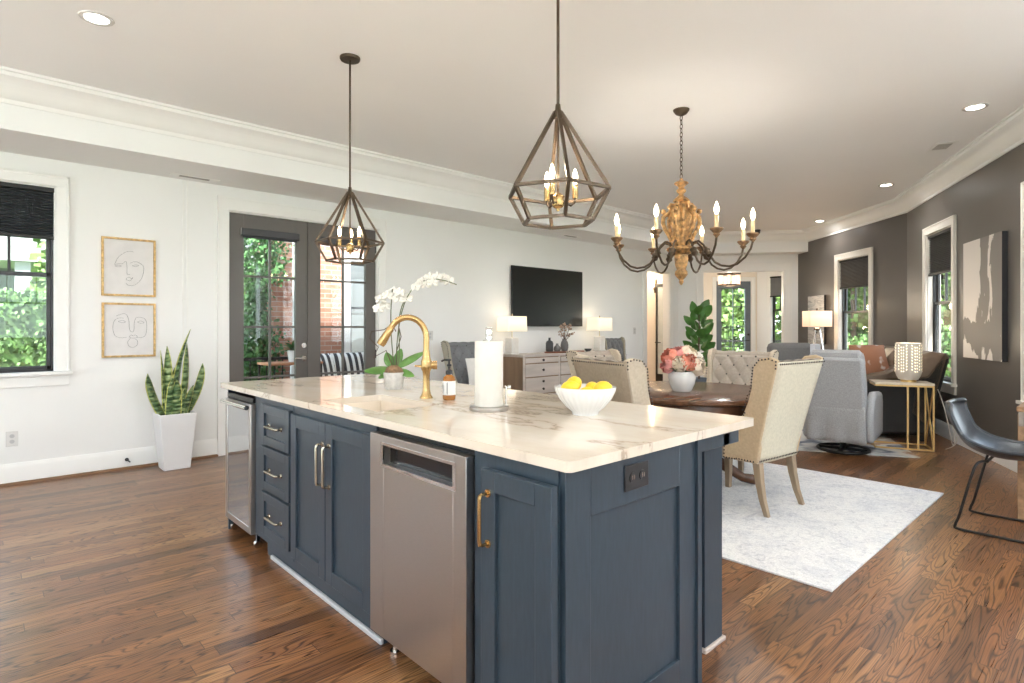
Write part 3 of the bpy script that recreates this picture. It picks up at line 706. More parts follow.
# ------------------------------------------------------------------ island
PX = 1.14
def unit(name, label, cat, y0, y1, x0=1.185, x1=1.86, z0=.10, z1=.884):
    r = root(name, label, cat, ((x0+x1)/2, (y0+y1)/2, 0))
    link('cabinet_body', B().box(x0, x1, y0, y1, z0, z1).box(x0+.03, x1, y0, y1, 0, z0), island_paint, r, world=True, bevel=.002)
    return r
def shaker(r, name, y0, y1, z0, z1, x=PX, rail=.062, th=.022):
    b = B(); b.box(x, x+th, y0, y0+rail, z0, z1).box(x, x+th, y1-rail, y1, z0, z1).box(x, x+th, y0+rail, y1-rail, z0, z0+rail).box(x, x+th, y0+rail, y1-rail, z1-rail, z1)
    b.box(x+.012, x+th-.002, y0+rail-.002, y1-rail+.002, z0+rail-.002, z1-rail+.002)
    return link(name, b, island_paint, r, world=True, bevel=.0015)
def pull(par, p, q, m, out=(-1, 0, 0), d=.034, r=.0055, name='handle', w=None):
    """bar pull with two rosettes between p and q on a face; out = away from the face"""
    p = Vector(p); q = Vector(q); o = Vector(out); t = (q-p).normalized(); b = B()
    for e, s in ((p, 1), (q, -1)):
        b.tube([e, e+o*.004], [.013, .012], 12); b.tube([e+o*.004, e+o*(d-.008)], [.006, .005], 8)
    b.tube([p+o*(d-.010), p+o*(d-.002)+t*.004, p+o*d+t*.014, q+o*d-t*.014, q+o*(d-.002)-t*.004, q+o*(d-.010)], [r*.9, r*1.1, r, r, r*1.1, r*.9], 8)
    return link(name, b, m, par, world=(w is None))
# drawers
rt = unit('drawer_cabinet', 'dark island cabinet with three stacked drawers beside the beverage fridge', 'cabinet', 2.852, 3.30)
rt_b = B().box(1.162, 1.185, 2.852, 3.30, .10, .884); link('face_frame', rt_b, island_paint, rt, world=True)
def relink(par, o):   # make a handle a child of its drawer/door (both share the unit's frame)
    o.parent = par; return o
for z0, z1 in ((.638, .852), (.392, .625), (.151, .378)):
    d = B(); a, c = 2.862, 3.245; x = PX
    d.box(x, x+.022, a, a+.045, z0, z1).box(x, x+.022, c-.045, c, z0, z1).box(x, x+.022, a+.045, c-.045, z0, z0+.045).box(x, x+.022, a+.045, c-.045, z1-.045, z1).box(x+.010, x+.02, a+.04, c-.04, z0+.04, z1-.04)
    dr = link('drawer', d, island_paint, rt, world=True, bevel=.0015)
    h = pull(rt, (x+.002, 2.965, (z0+z1)/2), (x+.002, 3.125, (z0+z1)/2), nickel, d=.028, r=.0065); relink(dr, h)
link('back_panel', B().box(1.81, 1.86, 3.301, 3.868, 0, .884), island_paint, rt, world=True)
link('filler_strip', B().box(1.165, 1.80, 3.301, 3.398, .10, .884), island_paint, rt, world=True)
# sink cabinet
rt = unit('sink_cabinet', 'dark two door shaker sink cabinet in the middle of the island', 'cabinet', 2.040, 2.848, z1=.655)
link('cabinet_side', B().box(1.62, 1.86, 2.040, 2.848, .655, .884).box(1.185, 1.62, 2.040, 2.10, .655, .884).box(1.185, 1.62, 2.76, 2.848, .655, .884), island_paint, rt, world=True)
link('face_frame', B().box(1.162, 1.185, 2.040, 2.848, .10, .884), island_paint, rt, world=True)
for a, c, hy in ((2.456, 2.838, 2.479), (2.050, 2.450, 2.412)):
    dr = shaker(rt, 'door', a, c, .135, .842)
    h = pull(rt, (PX, hy, .565), (PX, hy, .745), nickel, d=.030, r=.0065); relink(dr, h)
# dishwasher
rt = root('dishwasher', 'brushed stainless dishwasher with pocket handle in the island front', 'dishwasher', (1.45, 1.726, 0))
link('tub_body', B().box(1.17, 1.80, 1.428, 2.032, .10, .872).box(1.24, 1.80, 1.44, 2.02, .0, .10), black_gap, rt, world=True)
dx = 1.125; b = B(); y0, y1, z0, z1 = 1.424, 2.024, .098, .862; py0, py1, pz0, pz1 = 1.492, 1.925, .756, .826
b.box(dx, dx+.04, y0, py0, z0, z1).box(dx, dx+.04, py1, y1, z0, z1).box(dx, dx+.04, py0, py1, z0, pz0).box(dx, dx+.04, py0, py1, pz1, z1)
dd = link('door', b, steel, rt, world=True, bevel=.0012)
h = link('pocket_handle', B().box(dx+.030, dx+.038, py0, py1, pz0, pz1).box(dx+.004, dx+.03, py0, py1, pz1-.006, pz1), mat('gloss_black_recess', (.006, .006, .007), .12), rt, world=True); h.parent = dd
fr = B(); e = .004
for q in ((py0-.016, py1+.016, pz0-.012, pz0), (py0-.016, py1+.016, pz1, pz1+.010), (py0-.016, py0, pz0, pz1), (py1, py1+.016, pz0, pz1)): fr.box(dx-.0025, dx+.004, q[0], q[1], q[2], q[3])
h = link('pocket_bezel', fr, steel_bright, rt, world=True); h.parent = dd
for yy in (1.49, 1.96):
    link('levelling_foot', B().cyl((1.20, yy, 0), (1.20, yy, .10), .012).cyl((1.20, yy, 0), (1.20, yy, .012), .022), steel_bright, rt, world=True)
# narrow cabinet + end panel
rt = unit('corner_cabinet', 'narrow dark cabinet with one shaker door and brass pull at the island corner', 'cabinet', 1.062, 1.418)
link('face_frame', B().box(1.155, 1.185, 1.0605, 1.418, .0, .884), island_paint, rt, world=True)
dr = shaker(rt, 'door', 1.052, 1.343, .12, .843, x=1.118, rail=.062, th=.026)
h = pull(rt, (1.118, 1.310, .625), (1.118, 1.310, .775), brass, d=.034, r=.006); relink(dr, h)
h = link('hinge', B().box(1.140, 1.155, 1.346, 1.362, .16, .20), brass, rt, world=True)
ep = B(); y0, y1 = 1.040, 1.060
ep.box(1.162, 1.267, y0, y1, 0, .884).box(1.733, 1.862, y0, y1, 0, .884).box(1.267, 1.733, y0, y1, .737, .884).box(1.267, 1.733, y0, y1, 0, .151).box(1.26, 1.74, y0+.012, y1, .14, .745)
link('side_panel', ep, island_paint, rt, world=True, bevel=.0015)
r = plate('black double outlet set sideways in the island end panel', (1.482, 1.040, .815), 0, .12, .078, black_plastic)
for dx_ in (-.025, .025): link('slot', B().box(dx_-.006, dx_-.003, -.0102, -.009, -.006, .008).box(dx_+.003, dx_+.006, -.0102, -.009, -.006, .008), steel_bright, r)
# fridge
rt = root('beverage_fridge', 'undercounter beverage fridge with stainless framed glass door at the island far end', 'fridge', (1.5, 3.63, 0))
link('fridge_body', B().box(1.190, 1.80, 3.405, 3.865, .07, .862), black_plastic, rt, world=True, bevel=.003)
x = 1.142; b = B(); y0, y1, z0, z1 = 3.405, 3.861, .090, .830; rl = .036
b.box(x, x+.045, y0, y0+rl, z0, z1).box(x, x+.045, y1-rl, y1, z0, z1).box(x, x+.045, y0+rl, y1-rl, z0, z0+rl).box(x, x+.045, y0+rl, y1-rl, z1-rl, z1)
dd = link('door', b, steel, rt, world=True, bevel=.002)
h = link('door_glass', B().box(x+.004, x+.02, y0+rl-.002, y1-rl+.002, z0+rl-.002, z1-rl+.002), fridge_glass, rt, world=True); h.parent = dd
h = link('handle', B().cyl((x-.022, y0+.005, .812), (x-.022, y1-.005, .812), .013, seg=14).box(x-.022, x+.002, y0+.02, y0+.04, .806, .818).box(x-.022, x+.002, y1-.04, y1-.02, .806, .818), steel_bright, rt, world=True); h.parent = dd
link('vent_grille', B().box(1.155, 1.19, 3.41, 3.86, .836, .862), black_metal, rt, world=True)
for yy in (3.43, 3.84):
    link('caster', B().cyl((1.19, yy-.012, .022), (1.19, yy+.012, .022), .022, seg=16).box(1.18, 1.20, yy-.008, yy+.008, .03, .08), steel_bright, rt, world=True)
# filler between fridge and drawers / end panel beyond the fridge
r = root('island_far_panel', 'dark end panel closing the far end of the island behind the fridge', 'panel', (1.5, 3.88, 0))
link('panel', B().box(1.165, 1.86, 3.87, 3.89, 0, .884), island_paint, r, world=True)
# toe kick, shoe
r = root('toe_kick', 'dark recessed toe kick with pale shoe strip along the island base', 'toe kick', (1.19, 2.65, 0))
link('kick_board', B().box(1.198, 1.2145, 2.045, 3.30, 0, .0995), island_paint, r, world=True)
link('shoe_strip', B().box(1.182, 1.198, 2.045, 3.22, 0, .022), mat('pale_shoe_strip', (.55, .56, .58), .35), r, world=True, bevel=.004)
# posts and apron under overhang
r = root('island_leg_frame', 'dark square post legs and apron carrying the island overhang', 'support', (2.15, 2.4, 0))
for y0, name in ((1.14, 'post'), (3.72, 'post')):
    pb = link('post', B().box(2.082, 2.222, y0, y0+.14, 0, .82), island_paint, r, world=True, bevel=.002)
    h = link('post_shoe', B().box(2.070, 2.234, y0-.012, y0+.152, 0, .018), mat('post_shoe_trim', (.50, .42, .38), .35), r, world=True, bevel=.005); h.parent = pb
link('apron', B().box(1.862, 2.13, 1.062, 1.14, .818, .884).box(2.08, 2.205, 1.062, 3.86, .818, .884).box(1.862, 2.13, 3.78, 3.86, .818, .884), island_paint, r, world=True, bevel=.002)
link('stile', B().box(1.835, 1.862, 1.030, 1.040, 0, .884), island_paint, r, world=True)
# countertop with sink cut-out
r = root('countertop', 'veined cream marble worktop of the kitchen island', 'countertop', (1.695, 2.49, .884))
x0, x1, y0, y1 = 1.145, 2.240, 1.012, 3.985; sx0, sx1, sy0, sy1 = 1.236, 1.565, 2.16, 2.705
def rr(x0, x1, y0, y1, c, n=4):
    pts = []
    for cxx, cyy, a0 in ((x1-c, y1-c, 0), (x0+c, y1-c, 90), (x0+c, y0+c, 180), (x1-c, y0+c, 270)):
        for i in range(n+1): a = R(a0+90*i/n); pts.append((cxx+c*math.cos(a), cyy+c*math.sin(a)))
    return pts
out = rr(x0, x1, y0, y1, .018); inn = rr(sx0, sx1, sy0, sy1, .02)
vs = []; zt = (.884, .914)
for z in zt: vs += [(p[0], p[1], z) for p in out]+[(p[0], p[1], z) for p in inn]
n = 20; fs = []
for i in range(n):
    j = (i+1) % n
    fs.append((2*n+i, 2*n+j, 3*n+j, 3*n+i)); fs.append((i, n+i, n+j, j)); fs.append((i, j, 2*n+j, 2*n+i)); fs.append((n+i, 3*n+i, 3*n+j, n+j))
link('slab', B().add(vs, fs), marble, r, world=True, angle=30)
sk = B(); d = .20
sk.box(sx0-.012, sx0, sy0-.012, sy1+.012, .884-d, .8835).box(sx1, sx1+.012, sy0-.012, sy1+.012, .884-d, .8835).box(sx0, sx1, sy0-.012, sy0, .884-d, .8835).box(sx0, sx1, sy1, sy1+.012, .884-d, .8835).box(sx0-.012, sx1+.012, sy0-.012, sy1+.012, .872-d, .884-d)
link('sink_basin', sk, mat('cream_sink', (.80, .70, .58), .2), r, world=True)

# ------------------------------------------------------------------ things on the worktop
TZ = .914
def arc(c, r, a0, a1, n, u=(1, 0, 0), v=(0, 0, 1)):
    c = Vector(c); u = Vector(u); v = Vector(v); return [c+u*r*math.cos(R(a0+(a1-a0)*i/n))+v*r*math.sin(R(a0+(a1-a0)*i/n)) for i in range(n+1)]
# faucet: spout swings over the basin
rt = root('kitchen_faucet', 'tall brushed gold gooseneck faucet behind the sink', 'faucet', (1.655, 2.415, TZ), 0)
link('base_body', B().lathe([(.001, 0), (.032, 0), (.032, .006), (.024, .018), (.018, .045), (.017, .11), (.020, .135), (.026, .145), (.027, .16), (.027, .185), (.022, .198), (.019, .215), (.017, .24)], seg=32), brass, rt)
# neck curves towards the basin and the far end
dv = Vector((-.80, .60, 0)); h = .300; rad = .093
pts = [(0, 0, .235), (0, 0, .27)]+[Vector((0, 0, h))+dv*(rad-rad*math.cos(R(a)))+Vector((0, 0, rad*1.12*math.sin(R(a)))) for a in range(0, 151, 10)]
e = Vector(pts[-1]); t = (e-Vector(pts[-2])).normalized(); 
link('spout', B().tube(pts, [.0155]*len(pts), 16), brass, rt)
link('spray_head', B().tube([e, e+t*.006, e+t*.03, e+t*.085, e+t*.10], [.0150, .0185, .0185, .0225, .020], 18), brass, rt)
link('handle', B().cyl((.0, 0, .165), (.030, -.020, .165), .019, seg=18).cyl((.027, -.018, .165), (.044, -.029, .165), .022, seg=18).tube([(-.015, .012, .160), (-.030, .024, .160), (-.045, .036, .162)], [.010, .0055, .005], 10), brass, rt)
# soap bottle
rt = root('soap_dispenser', 'amber soap bottle with white label and black pump beside the faucet', 'soap bottle', (1.700, 2.285, TZ), R(-20))
link('bottle', B().lathe([(.001, 0), (.026, 0), (.030, .004), (.031, .012), (.031, .098), (.027, .112), (.015, .121), (.0135, .128)], seg=28), amber, rt)
lb = B(); lb.lathe([(.0313, .025), (.0316, .026), (.0316, .092), (.0313, .093)], seg=28); link('label', lb, label_m, rt)
tx = B()
for kx, hh in ((-.9, .05), (-.72, .058), (-.5, .03), (.2, .055), (.35, .06)):
    a = R(-138)+kx*.8; tx.prism([(.0319*math.cos(a+q), .0319*math.sin(a+q)) for q in (0, .06)]+[(.0322*math.cos(a+q), .0322*math.sin(a+q)) for q in (.06, 0)], 2, .058-hh/2, .058+hh/2)
link('label_print', tx, ink, rt)
link('pump', B().lathe([(.0145, .124), (.017, .126), (.017, .142), (.009, .146), (.006, .150), (.006, .162), (.011, .164), (.012, .172), (.0045, .176), (.0045, .19), (.010, .191), (.010, .198), (.001, .200)], seg=18).tube([(0, 0, .194), (-.02, .012, .195), (-.033, .02, .188)], [.006, .005, .004], 8), black_plastic, rt)
# paper towel holder
rt = root('paper_towel_holder', 'brushed steel paper towel stand with a thin side arm', 'paper towel holder', (1.614, 1.885, TZ), 0)
link('base_plate', B().lathe([(.001, 0), (.083, 0), (.084, .003), (.084, .017), (.080, .020), (.001, .020)], seg=48), steel, rt)
link('centre_rod', B().cyl((0, 0, .02), (0, 0, .305), .006), steel_bright, rt)
link('finial', B().lathe([(.001, .300), (.014, .301), (.015, .306), (.0125, .312), (.0145, .320), (.0145, .338), (.0125, .345), (.0145, .350), (.012, .357), (.001, .358)], seg=20), steel_bright, rt)
link('side_arm', B().tube([(.053, -.050, .02), (.053, -.050, .085), (.054, -.052, .098), (.050, -.046, .104)], .0042, 8).ball((.062, -.060, .098), .010), steel_bright, rt)
rl = B().lathe([(.018, 0), (.0595, 0), (.061, .003), (.061, .272), (.0595, .275), (.018, .275), (.018, 0)], seg=48)
solo('paper_towel_roll', rl, paper, 'white roll of paper towels standing on the steel holder', 'paper towels', (1.614, 1.885, TZ+.0205))
# fluted bowl
rt = root('fruit_bowl', 'white fluted ceramic bowl of lemons near the island corner', 'bowl', (1.828, 1.530, TZ))
def bowlfn(inner):
    prof = [(.052, 0), (.054, .012), (.075, .030), (.104, .065), (.120, .098), (.1245, .112)]
    rings = []
    for i, (r_, z) in enumerate(prof):
        ring = []
        for kq in range(144):
            a = 2*PI*kq/144; fl = .0035*abs(math.sin(a*14)) if 1 < i < 5 else (.0015*abs(math.sin(a*14)) if i >= 1 else 0)
            ring.append(((r_+fl)*math.cos(a), (r_+fl)*math.sin(a), z))
        rings.append(ring)
    for r_, z in ((.1205, .113), (.117, .100), (.100, .066), (.070, .034), (.03, .022), (.001, .020)):
        rings.append([(r_*math.cos(2*PI*kq/144), r_*math.sin(2*PI*kq/144), z) for kq in range(144)])
    return B().loft(rings)
link('bowl', bowlfn(0), ceramic, rt, angle=60)
lem = [((-.050, .040, .106), 30, 'lemon at the left rim of the bowl'), ((-.008, .054, .120), 100, 'lemon standing highest at the back of the bowl'), ((.008, -.032, .088), 60, 'low middle lemon in the bowl, mostly below the rim'), ((.048, -.010, .094), 140, 'half hidden lemon between the middle and right ones'), ((.060, -.055, .112), 20, 'lemon at the right rim of the bowl')]
lem[4] = ((.035, -.060, .106), 20, lem[4][2]); lem[2] = ((-.032, -.030, .084), 60, lem[2][2]); lem[3] = ((.058, .010, .096), 140, lem[3][2])
prof = [(.001, -.042), (.006, -.040), (.009, -.036), (.020, -.030), (.028, -.016), (.031, 0), (.028, .016), (.020, .030), (.010, .036), (.006, .041), (.001, .043)]
for (x, y, z), a, lb in lem:
    b = B().lathe(prof, seg=20).xf(Matrix.Rotation(R(a), 4, 'Z') @ Matrix.Rotation(R(72), 4, 'X'))
    solo('lemon', b, lemon_m, 'yellow ' + lb, 'lemon', (1.828+x, 1.530+y, TZ+z), group='lemons in the fluted bowl')
# orchid
rt = root('orchid_pot', 'white orchid in a ribbed grey pot beyond the sink', 'orchid', (1.765, 2.90, TZ))
link('pot', B().lathe([(.001, 0), (.046, 0), (.050, .004), (.060, .085), (.061, .096), (.056, .096), (.052, .085), (.001, .080)], seg=36), concrete, rt)
link('moss', B().lathe([(.054, .080), (.056, .100), (.040, .125), (.018, .135), (.001, .137)], seg=18), soil, rt)
RV = Vector((AX[0], AY[0], 0)); FV = Vector((AX[1], AY[1], 0)); UP = Vector((0, 0, 1))
def LV(r_, u_, f_=0.0): return RV*r_+UP*u_+FV*f_
for (p0, t_, ln, wd, bend) in [((-.01, .115), (-.95, .02, -.3), .16, .072, .6), ((-.01, .12), (-.35, .85, .3), .10, .065, .2), ((0, .12), (.80, .50, -.2), .20, .066, .6), ((.0, .12), (.25, .8, .3), .12, .06, .3), ((.02, .115), (.75, -.25, -.4), .11, .06, .5), ((-.02, .11), (-.6, -.40, -.4), .085, .045, .3)]:
    T_ = LV(t_[0], t_[1], t_[2]*.5); b = B().leaf(LV(*p0), T_, T_.cross(LV(.1, .75, -.65)), ln, wd, .25, bend*.18, 6)
    link('leaf', b, orchid_leaf, rt, solid=.003, subsurf=1)
def bez(a, b_, c, d, n=14):
    a, b_, c, d = map(Vector, (a, b_, c, d)); return [a*(1-t)**3+b_*3*t*(1-t)**2+c*3*t*t*(1-t)+d*t**3 for t in [i/n for i in range(n+1)]]
s1_ = bez(LV(.0, .13), LV(-.02, .30), LV(-.025, .42), LV(-.01, .575))
s2_ = bez(LV(.01, .13), LV(.02, .44), LV(.06, .73), LV(.36, .600))
s3_ = bez(LV(.02, .13), LV(.05, .26), LV(.0, .38), LV(.055, .50))
for s_ in (s1_, s2_, s3_): link('stem', B().tube(s_, .0032, 7), stem_g, rt)
link('support_twig', B().tube([LV(-.01, .13), LV(-.05, .22, .02), LV(-.12, .18), LV(-.09, .24), LV(-.14, .29), LV(-.13, .33), LV(-.06, .34), LV(-.01, .37), LV(.01, .33)], .003, 6), twig, rt)
link('support_twig', B().tube([LV(.015, .13), LV(.01, .22, .03), LV(.04, .30), LV(.03, .36, -.02)], .003, 6), twig, rt)
def orchid_flower(c, s, out):
    o_ = Vector(out).normalized(); a = o_.cross(UP).normalized(); u = a.cross(o_); b = B(); c = Vector(c)
    for ang, ln, wd in ((90, 1, .75), (210, 1, .7), (330, 1, .7), (20, 1.05, 1.1), (160, 1.05, 1.1)):
        d_ = a*math.cos(R(ang))+u*math.sin(R(ang)); w_ = d_.cross(o_)
        b.leaf(c, d_+o_*.1, w_, s*ln, s*wd, .15, .1, 4)
    b.ball(c+o_*s*.12, s*.16, 8); return b
rnd = random.Random(3)
for (r_, u_) in [(-.035, .535), (.0, .555), (.035, .55), (-.075, .515), (-.055, .475), (.03, .515), (.075, .52), (-.085, .46)]+[(.125, .585), (.165, .615), (.205, .64), (.245, .645), (.285, .635), (.225, .61), (.315, .62), (.185, .60)]:
    link('flower', orchid_flower(LV(r_, u_, rnd.uniform(-.02, .02)), .034, LV(rnd.uniform(-.5, .5), rnd.uniform(-.2, .4), -1)), petal_w, rt, solid=.001)

# ------------------------------------------------------------------ pendants over the island
def pendant(loc, label, phi):
    x, y = loc; rt = root('lantern_pendant', label, 'pendant light', (x, y, CEIL), 0, group='geometric lanterns over the island')
    zt, zw, zb = 2.160-CEIL, 1.828-CEIL, 1.706-CEIL; Rw, Rb = .218, .150
    link('canopy', B().lathe([(.001, -.020), (.062, -.018), (.066, -.010), (.066, 0)], seg=32), bronze, rt)
    link('rod', B().cyl((0, 0, -.018), (0, 0, zt+.01), .0062, seg=12), bronze, rt)
    link('top_knuckle', B().lathe([(.001, zt+.035), (.010, zt+.033), (.013, zt+.01), (.022, zt-.005), (.018, zt-.025), (.001, zt-.03)], seg=16), bronze, rt)
    W = [Vector((Rw*math.cos(phi+PI/3*i), Rw*math.sin(phi+PI/3*i), zw)) for i in range(6)]
    Wb = [Vector((Rb*math.cos(phi+PI/3*i), Rb*math.sin(phi+PI/3*i), zb)) for i in range(6)]
    T = [Vector((.014*math.cos(phi+PI/3*i), .014*math.sin(phi+PI/3*i), zt)) for i in range(6)]
    for i in range(6): link('upper_strut', B().bar(T[i], W[i], .0135), bronze, rt)
    for i in range(6): link('lower_strut', B().bar(W[i], Wb[i], .0135), bronze, rt)
    a = B(); c = B()
    for i in range(6): a.bar(W[i], W[(i+1) % 6], .0125); c.bar(Wb[i], Wb[(i+1) % 6], .0125)
    link('wide_ring', a, bronze, rt); link('bottom_ring', c, bronze, rt)
    hz = zb+.070
    link('inner_rod', B().cyl((0, 0, zt), (0, 0, hz+.05), .005), bronze, rt)
    link('hub', B().lathe([(.001, hz-.028), (.006, hz-.026), (.008, hz-.016), (.020, hz-.010), (.024, hz-.002), (.024, hz+.030), (.028, hz+.034), (.012, hz+.048), (.001, hz+.05)], seg=24), brass, rt)
    for k_ in range(3):
        an = phi+PI/2+k_*2*PI/3; cxx, cyy = math.cos(an), math.sin(an)
        ar_ = link('candle_arm', B().tube([(cxx*.02, cyy*.02, hz+.01), (cxx*.055, cyy*.055, hz-.002), (cxx*.070, cyy*.070, hz+.012), (cxx*.072, cyy*.072, hz+.03)], .0045, 8), bronze, rt)
        cd = link('candle_sleeve', B().lathe([(.011, hz+.028), (.012, hz+.032), (.012, hz+.085), (.009, hz+.088)], (cxx*.072, cyy*.072, 0), 16, cap=True), brass, rt); 
        bl = link('bulb', B().lathe([(.006, hz+.088), (.010, hz+.102), (.0115, hz+.116), (.009, hz+.132), (.003, hz+.150), (.0005, hz+.153)], (cxx*.072, cyy*.072, 0), 14), bulb_e, rt)
        lamp('POINT', (x+cxx*.072, y+cyy*.072, CEIL+hz+.125), PEND_POWER, (1, .80, .58), .02)
    return rt
PEND_POWER = 1.3
p1 = Q(350, 3.82); p2 = Q(558, 2.397)
base_phi = YAW+PI
pendant(p1, 'dark bronze hexagonal lantern pendant over the far sink end, in front of the French doors', base_phi-R(20))
pendant(p2, 'nearer and larger looking hexagonal lantern pendant over the lemon bowl end', base_phi+R(6))

# ------------------------------------------------------------------ chandelier
cxy = (4.24, 2.53)
rt = root('chandelier', 'carved gilt wood chandelier with eight candle arms over the dining table', 'chandelier', (*cxy, CEIL), R(0))
z = lambda v: v-CEIL
link('canopy', B().lathe([(.001, -.050), (.018, -.048), (.045, -.034), (.062, -.012), (.066, 0)], seg=28), bronze, rt)
ch = B(); zz_ = 3.0; kk = 0
while zz_ > 2.49:
    r_ = .011; ring = [((r_*math.cos(a) if kk % 2 else 0), (0 if kk % 2 else r_*math.cos(a)), z(zz_)-.018+.021*math.sin(a)) for a in [2*PI*i/12 for i in range(13)]]
    ch.tube(ring, .003, 5, cap=False); zz_ -= .034; kk += 1
link('chain', ch, bronze, rt)
link('crown_turning', B().lathe([(.001, z(2.49)), (.012, z(2.485)), (.018, z(2.47)), (.052, z(2.455)), (.058, z(2.445)), (.030, z(2.425)), (.020, z(2.41)), (.040, z(2.39)), (.036, z(2.375)), (.018, z(2.36)), (.022, z(2.345)), (.050, z(2.325)), (.068, z(2.305)), (.060, z(2.295)), (.03, z(2.28)), (.001, z(2.275))], seg=28), gilt, rt)
cb = B(); rings = []
for r_, zq in [(.03, 2.30), (.075, 2.26), (.088, 2.20), (.074, 2.10), (.058, 2.0), (.052, 1.94), (.075, 1.90)]:
    rings.append([((r_*(1+.10*math.cos(8*2*PI*i/64)))*math.cos(2*PI*i/64), (r_*(1+.10*math.cos(8*2*PI*i/64)))*math.sin(2*PI*i/64), z(zq)) for i in range(64)])
link('fluted_column', cb.loft(rings), gilt, rt, angle=60)
for i in range(6):
    a = 2*PI*i/6+R(14); ca, sa = math.cos(a), math.sin(a)
    pr_ = [(.055, 2.27), (.085, 2.275), (.10, 2.25), (.088, 2.225), (.11, 2.20), (.145, 2.17), (.148, 2.12), (.130, 2.07), (.10, 2.02), (.085, 1.975), (.10, 1.955), (.085, 1.935)]
    link('carved_scroll', B().tube([(r_*ca, r_*sa, z(zq)) for r_, zq in pr_], [.012, .014, .017, .012, .015, .018, .017, .016, .015, .012, .014, .010], 8).ball((.145*ca, .145*sa, z(2.215)), .022, 10).ball((.115*ca, .115*sa, z(1.965)), .014, 10), gilt, rt)
link('gallery_plate', B().lathe([(.001, z(1.935)), (.085, z(1.93)), (.115, z(1.915)), (.120, z(1.90)), (.100, z(1.885)), (.075, z(1.87)), (.052, z(1.86)), (.056, z(1.83)), (.050, z(1.78)), (.036, z(1.74)), (.050, z(1.725)), (.052, z(1.70)), (.034, z(1.675)), (.016, z(1.655)), (.020, z(1.64)), (.010, z(1.62)), (.001, z(1.612))], seg=28), gilt, rt)
for i in range(8):
    a = YAW-PI/2+R(10+45*i); ca, sa = math.cos(a), math.sin(a)
    P3 = lambda r_, zq: (r_*ca, r_*sa, z(zq))
    hz = 1.93
    pts = [P3(.07, 1.90), P3(.10, 1.955), P3(.14, 1.965), P3(.18, 1.93), P3(.215, 1.865)]
    pts2 = [P3(.235, 1.835), P3(.27, 1.785), P3(.32, 1.755), P3(.38, 1.745), P3(.44, 1.76), P3(.50, 1.81), P3(.54, 1.87), P3(.555, hz)]
    am = link('arm', B().tube(pts+pts2, .0085, 8), bronze, rt)
    kn = link('arm_knob', B().tube([P3(.195, 1.90), P3(.205, 1.88), P3(.215, 1.865), P3(.228, 1.846), P3(.24, 1.825)], [.010, .030, .022, .028, .010], 12), bronze, rt)
    bo = link('candle_cup', B().lathe([(.006, z(hz)-.012), (.014, z(hz)), (.026, z(hz)+.012), (.020, z(hz)+.022), (.034, z(hz)+.034), (.048, z(hz)+.050), (.046, z(hz)+.058), (.018, z(hz)+.062)], (.555*ca, .555*sa, 0), 18, cap=True), gilt_dark, rt)
    cd = link('candle_sleeve', B().lathe([(.015, z(hz)+.058), (.0145, z(hz)+.10), (.0155, z(hz)+.15), (.011, z(hz)+.158)], (.555*ca, .555*sa, 0), 14, cap=True), candle, rt)
    bl = link('bulb', B().lathe([(.007, z(hz)+.158), (.016, z(hz)+.180), (.018, z(hz)+.20), (.012, z(hz)+.225), (.003, z(hz)+.25), (.0005, z(hz)+.252)], (.555*ca, .555*sa, 0), 12), bulb_e, rt)
    lamp('POINT', (cxy[0]+.555*ca, cxy[1]+.555*sa, hz+.20), 8.5, (1, .93, .85), .02)

# unseen white counters added behind the viewpoint to bounce light upward
for (x0, x1, y0, y1, lb) in ((-2.5, 5.3, YB, YB+.66, 'unseen white counter added under the windows behind the viewpoint to bounce light'), (XL+.06, XL+.72, YB+.7, 1.9, 'unseen white counter added along the side wall behind the viewpoint to bounce light')):
    r = root('bounce_counter', lb, 'counter', ((x0+x1)/2, (y0+y1)/2, 0))
    link('cabinet_body', B().box(x0+.03, x1-.03, y0+.03, y1-.03, .0, .88), trim_white, r, world=True); link('worktop', B().box(x0, x1, y0+.025, y1, .88, .915), ceramic, r, world=True, bevel=.003)
# unseen fill globes added behind the camera to brighten ceiling and room
for i, (x, y) in enumerate(((-1.6, 1.2), (-1.2, -1.6), (1.4, -1.8), (3.6, -1.6))):
    r = root('fill_globe', 'unseen white fill globe added behind the viewpoint to brighten the ceiling', 'pendant light', (x, y, CEIL), group='added fill globes')
    link('canopy', B().lathe([(.001, -.02), (.06, -.018), (.06, 0)], seg=24), bronze, r); link('rod', B().cyl((0, 0, -.6), (0, 0, -.02), .006), bronze, r)
    link('glass_globe', B().ball((0, 0, -.72), .13, 20), emit('fill_globe_glow', (1, .94, .86), 5), r)
    lamp('POINT', (x, y, CEIL-.72), FILL_GLOBE_P, (.95, .98, 1), .14)

# ------------------------------------------------------------------ upholstery helpers
def tuft(nu, nv, W, H, P, dx, dz, depth=.022):
    """P(u,v) -> (point, normal); diamond tufting between staggered buttons"""
    def fn(u, v):
        p, n = P(u, v); a = (u-.5)*W/dx; b_ = (v*H)/dz
        k_ = (abs(math.sin(PI*(a+b_)))*abs(math.sin(PI*(a-b_))))**.45
        return Vector(p)+Vector(n)*(depth*k_*(1 if v < .84 else .3))
    return B().grid(fn, nu, nv)
def buttons(W, H, P, dx, dz):
    out = []
    for i in range(-9, 10):
        for j in range(0, 19):
            if (i+j) % 2: continue
            a, b_ = i, j
            u = .5+a*dx/2*1.0/W*1.0; v = b_*dz/2/H
            # creases cross where (a'+b') and (a'-b') are whole numbers
            if .06 < u < .94 and .10 < v < .95: out.append(P(u, v))
    return out

